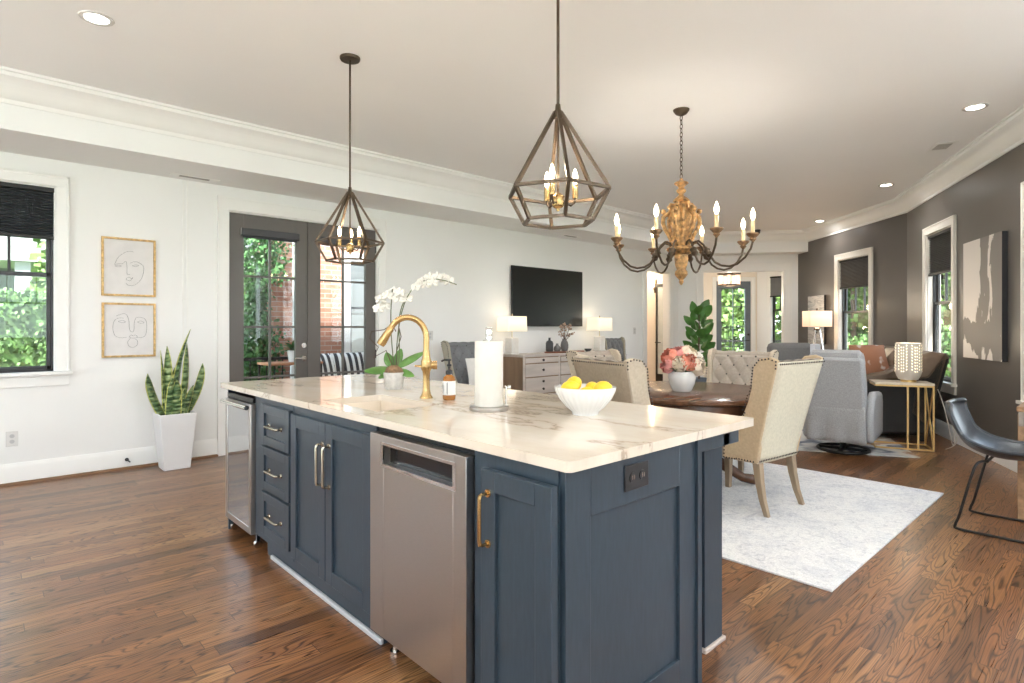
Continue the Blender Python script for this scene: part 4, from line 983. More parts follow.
def wing_chair(name, label, cat, loc, rz, mats, group=None, H=1.05):
    inner, side, back, leg = mats
    rt = root(name, label, cat, loc, rz, group)
    W0, W1 = .27, .315       # half widths at seat and at the top
    def hx(zq): return W0+(W1-W0)*max(0, (zq-.40))/(H-.40)
    def yb(zq): return -.285-.172*max(0, (zq-.36)/(H-.36))**1.1   # rear surface leans back
    link('seat', B().box(-.255, .255, -.22, .285, .335, .475), inner, rt, bevel=.03)
    # rear panel
    def rf(u, v):
        zq = .345+v*(H-.02-.345); w = hx(zq)-.012; x = (u*2-1)*w
        return (x, yb(zq)+.010*abs(u*2-1)**3, zq)
    link('back_panel', B().grid(rf, 8, 14, flip=True), back, rt, solid=.02)
    # wings
    PW_ = lambda zq, w_: (yb(zq)+w_, zq)
    poly = [(yb(.345), .345), (yb(.50), .50), (yb(.70), .70), (yb(.90), .90), (yb(H-.05), H-.05), (yb(H)+.01, H-.005), (yb(H)+.06, H+.012), (yb(H)+.13, H), PW_(H-.05, .160), PW_(.86, .142), PW_(.76, .145), PW_(.68, .160), PW_(.60, .195), PW_(.545, .232), PW_(.49, .255), PW_(.42, .262), PW_(.345, .255)]
    for sx_ in (-1, 1):
        r0 = [(sx_*(hx(q[1])-.042), q[0], q[1]) for q in poly]; r1 = [(sx_*(hx(q[1])), q[0], q[1]) for q in poly]
        wg = link('wing', B().loft([r0, r1]), side, rt, bevel=.010)
        nb = B(); path = [poly[i] for i in range(4, 17)]+[(yb(.345)*.5-.012, .347), poly[0]]
        L_ = []; 
        for a, b_ in zip(path, path[1:]):
            n_ = max(1, int(math.hypot(b_[0]-a[0], b_[1]-a[1])/.019))
            L_ += [(a[0]+(b_[0]-a[0])*i/n_, a[1]+(b_[1]-a[1])*i/n_) for i in range(n_)]
        cy, cz = -.2, .65
        for yy, zq in L_:
            dn = Vector((cy-yy, (cz-zq) if zq > .8 or zq < .4 else 0)); dn = dn.normalized()*.011 if dn.length else dn
            if yy > -.13 and zq < .6: dn = Vector((-.010, 0.006))
            nb.ball((sx_*(hx(zq)+.001), yy+dn[0], zq+dn[1]), (.0035, .0062, .0062), 6)
        k_ = link('nailhead_trim', nb, nail, rt)
    for zq in (H-.032, .362):
        nb = B()
        for i in range(26):
            x = -.97+i*1.94/25; nb.ball((x*(hx(zq)-.01), yb(zq)-.012, zq), (.0062, .004, .0062), 6)
        link('nailhead_row', nb, nail, rt)
    # tufted inner back rolling over the top
    W, HH = .50, .60
    def P(u, v):
        if v < .86:
            zq = .46+(v/.86)*(H-.05-.46); y = yb(zq)+.085-.02*(u*2-1)**2+.03*(abs(u*2-1)**4)
            w = hx(zq)-.046; return ((u*2-1)*w, y, zq), (0, 1, .12)
        a = (v-.86)/.14*PI*.62; w = hx(H)-.046
        return ((u*2-1)*w, yb(H)+.075-.045*(1-math.cos(a))-.0, H-.05+.035*math.sin(a)), (0, math.cos(a), math.sin(a))
    link('tufted_back', tuft(48, 60, W, HH*1.0, P, .125, .17, .024), inner, rt)
    for p, n_ in buttons(W, HH, P, .125, .17):
        if p[2] < .5 or p[2] > H-.03: continue
        link('button', B().ball(Vector(p)+Vector(n_)*.004, (.009, .006, .009), 8), mat('shaded_button_fabric', (.09, .08, .07), .8), rt)  # buttons coloured darker to paint in the shadow of the tufts
    for sx_ in (-1, 1):
        x = sx_*.215
        link('leg', B().loft([[(x+a*w_, .235+b_*w_, zq) for a, b_ in ((-1, -1), (1, -1), (1, 1), (-1, 1))] for zq, w_ in ((0, .018), (.34, .027))]), leg, rt, bevel=.003)
        link('leg', B().loft([[(x+sx_*dx_+a*w_, y+b_*w_, zq) for a, b_ in ((-1, -1), (1, -1), (1, 1), (-1, 1))] for zq, y, dx_, w_ in ((0, -.335, .014, .016), (.10, -.300, .008, .019), (.22, -.275, .003, .023), (.345, -.26, 0, .026))]), leg, rt, bevel=.003)
    return rt
dine = (tuft_beige, linen_side, linen_back, weath_wood)
tc_ = (4.22, 2.50)
GC = 'upholstered wing chairs around the dining table'
RZ = .012
wing_chair('dining_chair', 'cream wing dining chair with nailhead trim, back to the camera on the pale rug', 'chair', (4.105, 1.965, RZ), R(-6), dine, GC)
wing_chair('dining_chair', 'tan wing dining chair behind the lemon bowl with its back to the island', 'chair', (3.50, 2.34, RZ), R(-106), (tuft_beige, linen, mat('taupe_linen_back', (.42, .33, .235), .85, var=.08, scale=60, bump=.2, bscale=350), weath_wood), GC)
wing_chair('dining_chair', 'beige wing dining chair at the left of the table, only its rolled top in view', 'chair', (4.36, 3.18, RZ), R(178), (tuft_beige, linen, linen_back, weath_wood), GC, 1.03)
wing_chair('dining_chair', 'diamond tufted wing dining chair facing the camera across the table', 'chair', (5.02, 2.53, RZ), R(95), (tuft_beige, linen, linen_back, weath_wood), GC, 1.035)

# ------------------------------------------------------------------ rug and dining table
solo('area_rug', B().box(3.00, 5.38, .985, 4.1, .001, RZ), rug_m, 'pale grey distressed rug under the dining table', 'rug', (4.145, 2.55, .001), world=True, bevel=.002)
rt = root('dining_table', 'round dark walnut pedestal dining table on the pale rug', 'table', (*tc_, RZ))
link('table_top', B().lathe([(.001, .70), (.70, .70), (.715, .705), (.75, .715), (.760, .725), (.760, .742), (.752, .748), (.001, .748)], seg=80), table_wood, rt)
link('apron_ring', B().lathe([(.60, .70), (.66, .70), (.665, .64), (.655, .628), (.60, .628), (.60, .70)], seg=64), table_wood, rt)
link('pedestal', B().lathe([(.001, .10), (.16, .10), (.18, .13), (.14, .17), (.10, .22), (.13, .30), (.15, .38), (.12, .46), (.09, .52), (.12, .60), (.20, .66), (.24, .70), (.001, .70)], seg=32), table_wood, rt)
for i in range(4):
    a = R(45-8+90*i); ca, sa = math.cos(a), math.sin(a)
    pts = [(.10*ca, .10*sa, .22), (.22*ca, .22*sa, .21), (.36*ca, .36*sa, .12), (.46*ca, .46*sa, .055), (.53*ca, .53*sa, .045), (.57*ca, .57*sa, .03)]
    link('claw_foot', B().tube(pts, [.05, .05, .042, .036, .040, .028], 10), table_wood, rt)
# vase of peonies
vx, vy = 4.126, 2.455
rt = root('flower_vase', 'white ceramic pot with an arrangement of peonies on the dining table', 'vase', (vx, vy, RZ+.748))
link('vase', B().lathe([(.001, 0), (.066, 0), (.075, .01), (.098, .06), (.106, .11), (.104, .150), (.098, .158), (.092, .150), (.092, .12), (.001, .11)], seg=40), ceramic, rt)
def peony(c, r_, out, sd):
    rnd = random.Random(sd); b = B(); o_ = Vector(out).normalized(); a = o_.orthogonal().normalized(); u = o_.cross(a); c = Vector(c)
    for lay, (rr_, n_, op) in enumerate(((1.0, 8, .95), (.84, 7, .62), (.62, 6, .42), (.38, 4, .25))):
        for i in range(n_):
            th = 2*PI*i/n_+lay*.5+rnd.uniform(-.2, .2); w_ = 2*PI/n_*.85
            def fn(s_, t_, th=th, w_=w_, rr_=rr_, op=op, q=rnd.uniform(.9, 1.08)):
                ph = PI-(PI-op)*t_**.85*1.0; aa = th+(s_-.5)*w_*(.5+.9*math.sin(PI*min(t_*.8+.1, 1)))
                rad = r_*rr_*q*(1+.08*math.cos(6*PI*s_)*t_**3+.08*t_)
                return c+(a*math.cos(aa)+u*math.sin(aa))*rad*math.sin(ph)+o_*rad*math.cos(ph)*.85
            b.grid(fn, 4, 6)
    return b
fl = [(-.098, .275, .0, .066, petal_p), (-.125, .205, -.03, .058, petal_k), (-.045, .225, -.09, .060, petal_c), (.030, .235, -.085, .068, petal_p), (-.030, .305, .01, .058, petal_k), (.060, .300, .0, .065, petal_c), (.110, .200, -.05, .070, petal_c), (.145, .245, .03, .062, petal_w), (-.075, .265, .09, .06, petal_c), (.0, .275, .08, .06, petal_k), (.10, .27, .09, .06, petal_c)]
for i, (a, u_, f_, r_, m) in enumerate(fl):
    link('peony', peony(LV(a, u_, f_), r_, LV(a*1.4, (u_-.17)*1.1, f_-.09), i), m, rt, angle=60)
for i in range(10):
    a = 2*PI*i/10; link('leaf', B().leaf(LV(.05*math.cos(a), .15, .05*math.sin(a)), LV(math.cos(a), .6, math.sin(a)), LV(-math.sin(a), 0, math.cos(a)), .11, .05, .2, -.2), petal_d if i % 2 else leafg, rt, solid=.001)

# ------------------------------------------------------------------ television wall
def on(px, y): # x on a plane y=const
    rx = (px-512)/578; return (rx*AX[0]+AX[1])/(rx*AY[0]+AY[1])*y
tx0, tx1 = on(512, 6.09), on(582.5, 6.09)
rt = root('television', 'large black flat television mounted on the white wall', 'television', ((tx0+tx1)/2, WY, 1.28))
hw = (tx1-tx0)/2
link('screen_panel', B().box(-hw+.008, hw-.008, -.062, -.058, .012, .868), screen, rt)
link('bezel', B().box(-hw, hw, -.060, -.035, 0, .880), black_plastic, rt, bevel=.003)
link('wall_mount', B().box(-.30, .30, -.035, 0, .25, .65), black_metal, rt)
link('standby_light', B().box(-.02, .02, -.0635, -.060, .003, .008), steel_bright, rt)
# sideboard
sx0, sx1, sy0, sy1, sh_ = 5.46, 7.62, 5.66, 6.12, .885
rt = root('sideboard', 'whitewashed wood sideboard with rows of drawers below the television', 'sideboard', ((sx0+sx1)/2, (sy0+sy1)/2, 0))
W = (sx1-sx0)/2; Dp = (sy1-sy0)/2
link('carcass', B().box(-W+.02, W-.02, -Dp+.02, Dp, .08, sh_-.03), wood_side, rt)
link('top_board', B().box(-W, W, -Dp, Dp, sh_-.032, sh_), wood_pale, rt, bevel=.004)
link('plinth', B().box(-W+.01, W-.01, -Dp+.012, Dp, 0, .085), wood_pale, rt, bevel=.003)
for x in (-W+.01, -W/3, W/3-.035, W-.045): link('stile', B().box(x, x+.035, -Dp+.008, -Dp+.022, .085, sh_-.032), wood_pale, rt, bevel=.002)
cw = (2*W-.02)/3
for c in range(3):
    a = -W+.01+c*cw+.04; e = -W+.01+(c+1)*cw-.008; zs = [.095, .32, .56, .73, .845]
    rows = [(.10, .33), (.34, .57), (.58, .76), (.77, .845)]
    for z0, z1 in rows:
        dr = link('drawer', B().box(a, e, -Dp+.004, -Dp+.020, z0, z1-.006), wood_pale, rt, bevel=.003)
        ks = [(z0+z1)/2] if z1-z0 < .1 else ([z0+(z1-z0)*.28, z0+(z1-z0)*.74] if z1-z0 > .2 else [(z0+z1)/2])
        for zk in ks:
            kb = link('knob', B().lathe([(.006, 0), (.007, .012), (.017, .018), (.018, .026), (.001, .030)], seg=14).xf(Matrix.Translation(((a+e)/2, -Dp+.004, zk)) @ Matrix.Rotation(PI/2, 4, 'X')), nail, dr)
def table_lamp(x, y, label, z0):
    rt = root('table_lamp', label, 'table lamp', (x, y, z0), group='table lamps on the sideboard')
    link('base', B().box(-.075, .075, -.075, .075, 0, .022).box(-.068, .068, -.068, .068, .022, .235), mat('white_lamp_plaster', (.80, .77, .72), .4, bump=.6, bscale=50), rt, bevel=.010)
    link('neck', B().cyl((0, 0, .235), (0, 0, .55), .008), pale_brass, rt); link('finial', B().ball((0, 0, .560), .011), pale_brass, rt)
    s = B()
    for w_, z_ in ((1, 0),):
        a, c, e = .188, .130, .195
        s.loft([[(p[0]*a*.97, p[1]*c*.97, .325) for p in rr(-1, 1, -1, 1, .12)], [(p[0]*a*.94, p[1]*c*.94, .535) for p in rr(-1, 1, -1, 1, .12)]], cap=False)
    link('lamp_shade', s, shade_lit, rt, solid=.004)
    lamp('POINT', (x, y, z0+.56), LAMP_P, (1, .84, .62), .06); lamp('POINT', (x, y, z0+.31), LAMP_P*.6, (1, .84, .62), .06)
LAMP_P = .4
table_lamp(on(512, 5.92), 5.92, 'lit white table lamp at the left end of the sideboard', sh_)
table_lamp(on(599.5, 5.92), 5.92, 'lit white table lamp at the right end of the sideboard, right of the television', sh_)
ta, tb = on(545, 5.88), on(583, 5.88)
solo('serving_tray', B().prism([((ta+tb)/2+(tb-ta)/2*math.cos(2*PI*i/40), 5.87+.14*math.sin(2*PI*i/40)) for i in range(40)], 2, sh_+.001, sh_+.022), tray_m, 'long oval rust red wood tray on the sideboard', 'tray', ((ta+tb)/2, 5.87, sh_), world=True, bevel=.006)
tz = sh_+.0225
solo('bottle_vase', B().lathe([(.001, 0), (.050, 0), (.056, .01), (.056, .125), (.046, .15), (.018, .165), (.016, .20), (.020, .205), (.001, .205)], seg=24), clay_dk, 'tall charcoal bottle vase at the left of the tray', 'vase', (on(549.5, 5.88), 5.88, tz), group='small vases on the tray')
solo('bud_vase', B().lathe([(.001, 0), (.040, 0), (.055, .03), (.050, .065), (.022, .09), (.016, .11), (.020, .116), (.001, .116)], seg=24), clay, 'small round grey bud vase between the two taller vases', 'vase', (on(557.2, 5.86), 5.86, tz), group='small vases on the tray')
rt = root('dried_flower_vase', 'grey stoneware vase of dried blossom stems on the tray', 'vase', (on(564.5, 5.88), 5.88, tz), group='small vases on the tray')
link('vase', B().lathe([(.001, 0), (.045, 0), (.058, .04), (.060, .09), (.050, .135), (.032, .165), (.036, .180), (.030, .18), (.001, .15)], seg=24), clay, rt)
rnd = random.Random(5); sb = B(); fb = B()
for i in range(13):
    a = rnd.uniform(0, 2*PI); q = rnd.uniform(.05, .17); hh = rnd.uniform(.26, .40); e = Vector((q*math.cos(a), q*math.sin(a)*.7, hh)); sb.tube([(0, 0, .15), e*.6+Vector((0, 0, .04)), e], .0025, 5)
    for j in range(4): fb.ball(e+Vector((rnd.uniform(-.03, .03), rnd.uniform(-.03, .03), rnd.uniform(-.04, .02))), rnd.uniform(.010, .018), 6)
link('stems', sb, twig, rt); link('blossoms', tag(fb, None) if False else fb, petal_d, rt)
solo('trinket_bowl', B().lathe([(.001, 0), (.03, 0), (.055, .03), (.060, .045), (.055, .045), (.03, .012), (.001, .010)], seg=20), clay_dk, 'small dark bowl on the sideboard right of the tray', 'bowl', (on(588, 5.84), 5.84, sh_), group=None)

# grey wing chairs in the sitting area
gw = (tuft_grey, mat('pale_olive_linen', (.36, .33, .26), .85, var=.06), MATS['pale_olive_linen'], weath_wood)
g1 = wing_chair('wing_chair', 'grey tufted wing chair with a white cushion, behind the paper towels', 'chair', (4.50, 5.40, 0), R(172), gw, 'grey tufted wing chairs by the white wall', 1.09)
g2 = wing_chair('wing_chair', 'grey tufted wing chair by the white wall beyond the right lamp', 'chair', (7.90, 5.80, 0), R(168), gw, 'grey tufted wing chairs by the white wall', 1.09); g2.scale = (.70, .66, 1)
def cushion(name, label, m, loc, rz, tilt, s=.40, th=.13, rot=None):
    def fn(sgn):
        return lambda u, v: ((u-.5)*s*(1-.06*math.sin(PI*v)), sgn*th/2*(max(0, math.sin(PI*u)*math.sin(PI*v)))**.45, v*s)
    b = B().grid(fn(1), 14, 14).grid(fn(-1), 14, 14, flip=True)
    b.xf(Matrix.Rotation(tilt, 4, 'X'))
    o = link(name, b, m); o.location = loc; o.rotation_euler = (0, 0, rz); tag(o, label, 'cushion'); return o
cu = cushion('cushion', 'white scatter cushion with small dark lettering, on the grey wing chair by the TV lamp', mat('white_cotton', (.74, .72, .69), .9, bump=.2), (4.55, 5.40, .48), R(172), R(14), .42)
tm = B(); 
for i, (a, w_) in enumerate(((-.075, .012), (-.05, .01), (-.032, .014), (-.008, .010), (.012, .014), (.036, .010))): tm.box(a, a+.004, .058, .064, .20, .235); tm.box(a, a+w_, .058, .064, .232, .236)
k_ = link('lettering', tm.xf(Matrix.Rotation(R(14), 4, 'X')), ink, cu)

# ------------------------------------------------------------------ recliner
def rbox(x0, x1, y0, y1, z0, z1, r_=.05, lean=0.0, n=3):
    """soft block: rounded box from a bevelled cube"""
    b = B().box(x0, x1, y0, y1, z0, z1)
    b.v = [(x, y+lean*(z-z0), z) for x, y, z in b.v]; return b
rp = Q(843, 5.95); RZR = R(-82)
rt = root('recliner', 'grey tweed swivel recliner seen from behind, beside the gold side table', 'recliner', (rp[0], rp[1], 0), RZR); rt.scale = (.86, .9, 1)
link('swivel_base', B().tube([(.27*math.cos(2*PI*i/32), .27*math.sin(2*PI*i/32), .018) for i in range(33)], .017, 8, cap=False).bar((-.27, 0, .02), (.27, 0, .02), .03).bar((0, -.27, .02), (0, .27, .02), .03).cyl((0, 0, .01), (0, 0, .14), .035), black_metal, rt)
link('seat', rbox(-.27, .27, -.30, .40, .14, .46), grey_fab, rt, bevel=.05)
for sx_ in (-1, 1): link('arm', B().prism([(-.36, .15), (.40, .15), (.42, .50), (.36, .60), (-.10, .63), (-.30, .56), (-.38, .40)], 0, sx_*.27, sx_*.36), grey_fab, rt, bevel=.035)
bk = B().loft([[(-w_, y0, z_), (w_, y0, z_), (w_, y1, z_), (-w_, y1, z_)] for w_, y0, y1, z_ in ((.28, -.37, -.20, .16), (.285, -.40, -.20, .40), (.29, -.47, -.26, .70), (.285, -.545, -.36, .93), (.27, -.56, -.41, .975))])
link('backrest', bk, grey_fab, rt, bevel=.03)
link('head_pillow', B().loft([[(-w_, y0, z_), (w_, y0, z_), (w_, y1, z_), (-w_, y1, z_)] for w_, y0, y1, z_ in ((.26, -.48, -.22, .78), (.27, -.50, -.23, .92), (.26, -.51, -.28, 1.02), (.22, -.49, -.32, 1.045))]), grey_fab, rt, bevel=.05)
# rear drape skirt
def drape(u, v):
    zq = .145+v*.36; y = -.385-.03*v-.018*math.sin(u*PI*5)*(1-v)**1.5-.02*(1-v)
    return ((u*2-1)*(.29+.012*(1-v)), y, zq)
link('back_skirt', B().grid(drape, 30, 8), grey_fab, rt, solid=.008)
# second grey chair further back
qx = Q(787, 8.5); rt = root('armchair', 'smoke grey armchair with low rounded back, just right of the tufted chair', 'armchair', (qx[0], qx[1], 0), R(-60))
link('backrest', rbox(-.30, .30, -.36, -.16, .25, 1.045), grey_fab2, rt, bevel=.07)
link('seat', rbox(-.29, .29, -.30, .36, .18, .46), grey_fab2, rt, bevel=.05)
for sx_ in (-1, 1):
    link('arm', rbox(min(sx_*.27, sx_*.36), max(sx_*.27, sx_*.36), -.30, .36, .12, .62), grey_fab2, rt, bevel=.04)
    for yy in (-.28, .30): link('leg', B().cyl((sx_*.27, yy, 0), (sx_*.27, yy, .20), .018, .024), black_metal, rt)
ln = solo('white_throw', B().box(.302, .372, -.375, -.12, .62, 1.03).box(.24, .30, -.375, -.365, .80, 1.03), mat('white_linen_throw', (.62, .63, .66), .9, bump=.3, bscale=30), 'white cloth over the right edge of the smoke grey armchair', 'throw', (qx[0], qx[1], 0), R(-60), bevel=.02)

# ------------------------------------------------------------------ sofa along the dark wall
sa_ = Q(905, 6.9); SR = R(27.6)+PI/2
# local frame: x across (0 at wall side .. ), built along wall direction
rt = root('leather_sofa', 'dark brown leather sofa with its end towards the camera, under the dark wall windows', 'sofa', (7.57, 1.81, 0), R(27.6))
# local x runs away along the wall, y towards the room centre (+) ; back at -y
LN = 1.94
link('base', B().prism([(-.30, .06), (.56, .06), (.56, .30), (-.36, .30)], 0, .02, LN-.02), leather_dk, rt, bevel=.02)
link('backrest', B().prism([(-.30, .10), (-.10, .30), (-.14, .72), (-.22, .96), (-.34, 1.00), (-.47, .985), (-.50, .93)], 0, .0, LN), leather, rt, bevel=.04)
link('arm', B().prism([(-.30, .07), (.55, .07), (.56, .60), (.45, .70), (.10, .74), (-.2, .90), (-.50, .95)], 0, .0, .20), leather_dk, rt, bevel=.03)
link('arm', B().prism([(-.30, .07), (.55, .07), (.55, .56), (.45, .62), (-.3, .66)], 0, LN-.20, LN), leather, rt, bevel=.03)
link('arm_pad', B().prism([(-.30, .70), (.52, .62), (.50, .70), (.12, .77), (-.2, .93), (-.48, .99)], 0, -.015, .23), leather, rt, bevel=.03)
for i in range(3): link('seat_cushion', B().box(.205+i*.512, .712+i*.512, -.15, .56, .30, .46), leather, rt, bevel=.045)
for i in range(3): link('back_cushion', B().prism([(-.14, .46), (.10, .46), (.06, .90), (-.05, 1.02), (-.30, 1.02), (-.26, .8)], 0, .21+i*.512, .707+i*.512), leather, rt, bevel=.06)
for x in (.06, LN-.06):
    for y in (-.25, .50): link('foot', B().box(x-.03, x+.03, y-.03, y+.03, 0, .065), black_metal, rt)
cp = Matrix.Translation((7.57, 1.81, 0)) @ Matrix.Rotation(R(27.6), 4, 'Z') @ Vector((.06, .20, .68))
cushion('cushion', 'rust and white patched pillow slumped on the sofa arm behind the chevron lamp', pillow_m, cp, R(27.6-70), R(-25), .42, .16)
cp = Matrix.Translation((7.57, 1.81, 0)) @ Matrix.Rotation(R(27.6), 4, 'Z') @ Vector((.95, .12, .46))
cushion('cushion', 'brown leather pillow standing highest on the sofa beyond the rust pillow', leather, cp, R(27.6-25), R(-12), .56, .18)
solo('living_rug', B().box(0, 2.9, -.35, 2.3, .001, .010), livrug_m, 'blue grey and cream patterned rug under the sofa and side table', 'rug', (6.52, 1.72, .0), R(27.6), bevel=.002)

# ------------------------------------------------------------------ gold side table with lamp
A_ = Vector((7.10, 1.385, 0)); rzt = R(114)
rt = root('side_table', 'gold metal C shaped side table with a pale marble top', 'side table', (A_.x, A_.y, .011), rzt)
Lh, Wd, Ht = .50, .32, .685   # local x: long side; local -y: away from the viewpoint
link('marble_top', B().box(-.01, Lh+.01, -Wd-.01, .01, Ht-.022, Ht), marble_small, rt, bevel=.003)
g = .016
for nm, zc in (('base_frame', g/2), ('top_frame', Ht-.032)):
    fb = B()
    for p, q in (((0, 0), (Lh, 0)), ((0, -Wd), (Lh, -Wd)), ((0, 0), (0, -Wd)), ((Lh, 0), (Lh, -Wd))): fb.bar((p[0], p[1], zc), (q[0], q[1], zc), g)
    link(nm, fb, gold_tube, rt)
for x, y in ((0, 0), (0, -Wd), (.13, 0), (.22, 0)): link('upright', B().bar((x, y, g), (x, y, Ht-.03), g), gold_tube, rt)
link('cross_brace', B().bar((0, -.01, g), (0, -Wd+.01, Ht-.04), .012), gold_tube, rt); link('cross_brace', B().bar((0, -Wd+.01, g), (0, -.01, Ht-.04), .012), gold_tube, rt)
lo = Matrix.Translation((A_.x, A_.y, 0)) @ Matrix.Rotation(rzt, 4, 'Z') @ Vector((.185, -.15, 0))
rt = root('chevron_lamp', 'white ceramic lamp with glowing chevron cut-outs on the gold side table', 'lamp', (lo.x, lo.y, .011+Ht+.001), YAW+PI)
link('foot_ring', B().lathe([(.001, 0), (.070, 0), (.070, .025), (.001, .025)], seg=32), gold_tube, rt)
link('ceramic_shell', B().lathe([(.001, .025), (.085, .025), (.105, .06), (.118, .10), (.118, .40), (.112, .405), (.108, .40), (.108, .10), (.08, .05), (.001, .05)], seg=48), mat('warm_bisque', (.56, .51, .44), .5), rt)
for i in range(6):
    a0 = 2*PI*i/6
    for k_ in range(9):
        z0 = .105+k_*.031
        for sgn in (-1, 1):
            r_ = .1188; s = B(); v = []
            for (da, dz) in ((.06, 0), (.36, .026), (.36, .037), (.06, .011)):
                a = a0+sgn*da; v.append((r_*math.cos(a), r_*math.sin(a), z0+dz))
            if k_ == 0 and sgn == -1: cc = B()
            cc.add(v+[(x*.994, y*.994, z_) for x, y, z_ in v], [(0, 1, 2, 3), (7, 6, 5, 4), (0, 4, 5, 1), (1, 5, 6, 2), (2, 6, 7, 3), (3, 7, 4, 0)])
    link('chevron_cutouts', cc, lamp_e, rt)
lamp('POINT', (lo.x, lo.y, .011+Ht+.46), 3, (1, .84, .62), .05)
solo('lamp_cord', B().tube(bez((7.36, 1.40, .62), (7.42, 1.30, .30), (7.30, 1.28, .02), (7.55, 1.30, .03))+bez((7.6, 1.30, .04), (7.7, 1.32, .12), (7.72, 1.33, .2), (7.84, 1.36, .30)), .004, 6), mat('cream_cord', (.75, .70, .62), .5), 'thin cream lamp cord looping from the side table to the dark wall', 'cord', (7.36, 1.40, 0), world=True)
solo('lamp_cord', B().tube(bez((7.33, 1.33, .009), (7.42, 1.22, .05), (7.48, 1.26, .12), (7.62, 1.29, .10)), .004, 6), MATS['cream_cord'], 'short cream cord curling on the floor beside the side table leg', 'cord', (7.33, 1.33, 0), world=True)

# ------------------------------------------------------------------ drum shade lamp, wall art
lp = Q(817, 9.75)
rt = root('floor_lamp', 'tripod lamp with a lit rectangular drum shade before the dark wall', 'floor lamp', (lp[0], lp[1], 0), YAW-PI/2)
link('lamp_shade', B().loft([[(p[0]*.19, p[1]*.13, 1.275) for p in rr(-1, 1, -1, 1, .15)], [(p[0]*.19, p[1]*.13, 1.54) for p in rr(-1, 1, -1, 1, .15)]], cap=False), shade_lit2, rt, solid=.004)
for x, y in ((-.10, -.05), (.10, -.05), (0, .10)): link('leg', B().bar((x*.35, y*.35, 1.24), (x*2.0, y*2.0, 0), .018), steel_bright, rt)
link('stem', B().cyl((0, 0, 1.16), (0, 0, 1.56), .008).cyl((0, 0, 1.555), (0, 0, 1.585), .014).lathe([(.001, 1.20), (.05, 1.21), (.05, 1.25), (.001, 1.26)], seg=16), bronze, rt)
lamp('POINT', (lp[0], lp[1], 1.60), 4, (1, .78, .52), .06); lamp('POINT', (lp[0], lp[1], 1.25), 4, (1, .78, .52), .06)
def onwall(px, p0, T, off=0):
    """distance from p0 back along a dark wall for a pixel column"""
    rx = (px-512)/578; vx = rx*AX[0]+AX[1]; vy = rx*AY[0]+AY[1]; d = (-math.cos(T), -math.sin(T)); nrm = (-math.sin(T), math.cos(T))
    q0 = (p0[0]+nrm[0]*off, p0[1]+nrm[1]*off); det = vx*(-d[1])+vy*d[0]; t_ = (q0[0]*(-d[1])+q0[1]*d[0])/det
    x, y = vx*t_, vy*t_; return (x-q0[0])*d[0]+(y-q0[1])*d[1]
def canvas(name, label, p0, A, s0, s1_, z0, z1, th, m, edge):
    M_ = frame(p0, A); c = M_ @ Vector(((s0+s1_)/2, 0, (z0+z1)/2)); hw = (s1_-s0)/2; hh = (z1-z0)/2
    rt = root(name, label, 'painting', c, A)
    link('stretcher', B().box(-hw, hw, -th, -.002, -hh, hh), edge, rt)
    link('painted_face', B().box(-hw, hw, -th-.002, -th, -hh, hh), m, rt); return rt
canvas('canvas_painting', 'tall abstract canvas in brown grey and off white on the dark wall', CR, A1, onwall(963.5, CR, T1, .045), onwall(1002, CR, T1, .045), .955, 2.14, .045, abstract_m, black_plastic)
canvas('line_print', 'tall pale line print with black edge behind the drum shade lamp', E2, A2, onwall(808, E2, T2, .04), onwall(824, E2, T2, .04), .97, 1.83, .04, sketch_m, black_plastic)

# face prints on the white wall
def face_print(label, x0, x1, z0, z1, strokes):
    rt = root('framed_print', label, 'framed print', ((x0+x1)/2, WY, (z0+z1)/2), group=None)
    hw, hh = (x1-x0)/2, (z1-z0)/2; fw = .018
    gm = mat('antique_gold_frame', (.52, .34, .14), .38, .7, var=.35, scale=40)
    b = B().box(-hw, -hw+fw, -.022, 0, -hh, hh).box(hw-fw, hw, -.022, 0, -hh, hh).box(-hw+fw, hw-fw, -.022, 0, -hh, -hh+fw).box(-hw+fw, hw-fw, -.022, 0, hh-fw, hh)
    link('frame', b, gm, rt, bevel=.003)
    link('paper', B().box(-hw+fw-.002, hw-fw+.002, -.010, -.004, -hh+fw-.002, hh-fw+.002), mat('print_paper', (.72, .70, .69), .35), rt)
    g = B()
    for st in strokes:
        g.tube([(x*hw*2, -.0108, zq*hh*2) for x, zq in st], .0021, 6, flat=.5)
    link('line_drawing', g, ink, rt)
def sm(pts, n=6):
    out = []; P = [pts[0]]+list(pts)+[pts[-1]]
    for i in range(1, len(P)-2):
        p0, p1, p2, p3 = P[i-1:i+3]
        for k_ in range(n):
            t = k_/n; out.append(tuple(.5*((2*p1[j])+(-p0[j]+p2[j])*t+(2*p0[j]-5*p1[j]+4*p2[j]-p3[j])*t*t+(-p0[j]+3*p1[j]-3*p2[j]+p3[j])*t**3) for j in (0, 1)))
    out.append(pts[-1]); return out
face_print('upper gold framed one-line face print, face turned sideways', .803, 1.215, 1.545, 2.065, [
    sm([(-.26, .04), (-.20, .16), (-.08, .25), (.02, .28), (.08, .27)]), sm([(-.27, .03), (-.2, .05), (-.12, .06), (-.06, .10), (-.04, .02), (-.04, -.08), (-.03, -.12), (.02, -.12)]),
    sm([(-.26, .01), (-.2, .025), (-.14, .015), (-.2, .0), (-.26, .01)]), sm([(.06, .03), (.12, .05), (.18, .04), (.12, .02), (.06, .03)]), sm([(.02, .07), (.08, .10), (.16, .10), (.26, .04), (.27, -.06), (.22, -.20), (.10, -.30), (0, -.31), (-.06, -.28)]),
    sm([(-.05, -.19), (0, -.17), (.04, -.19), (.07, -.17), (.02, -.23), (-.05, -.21), (-.05, -.19)])])
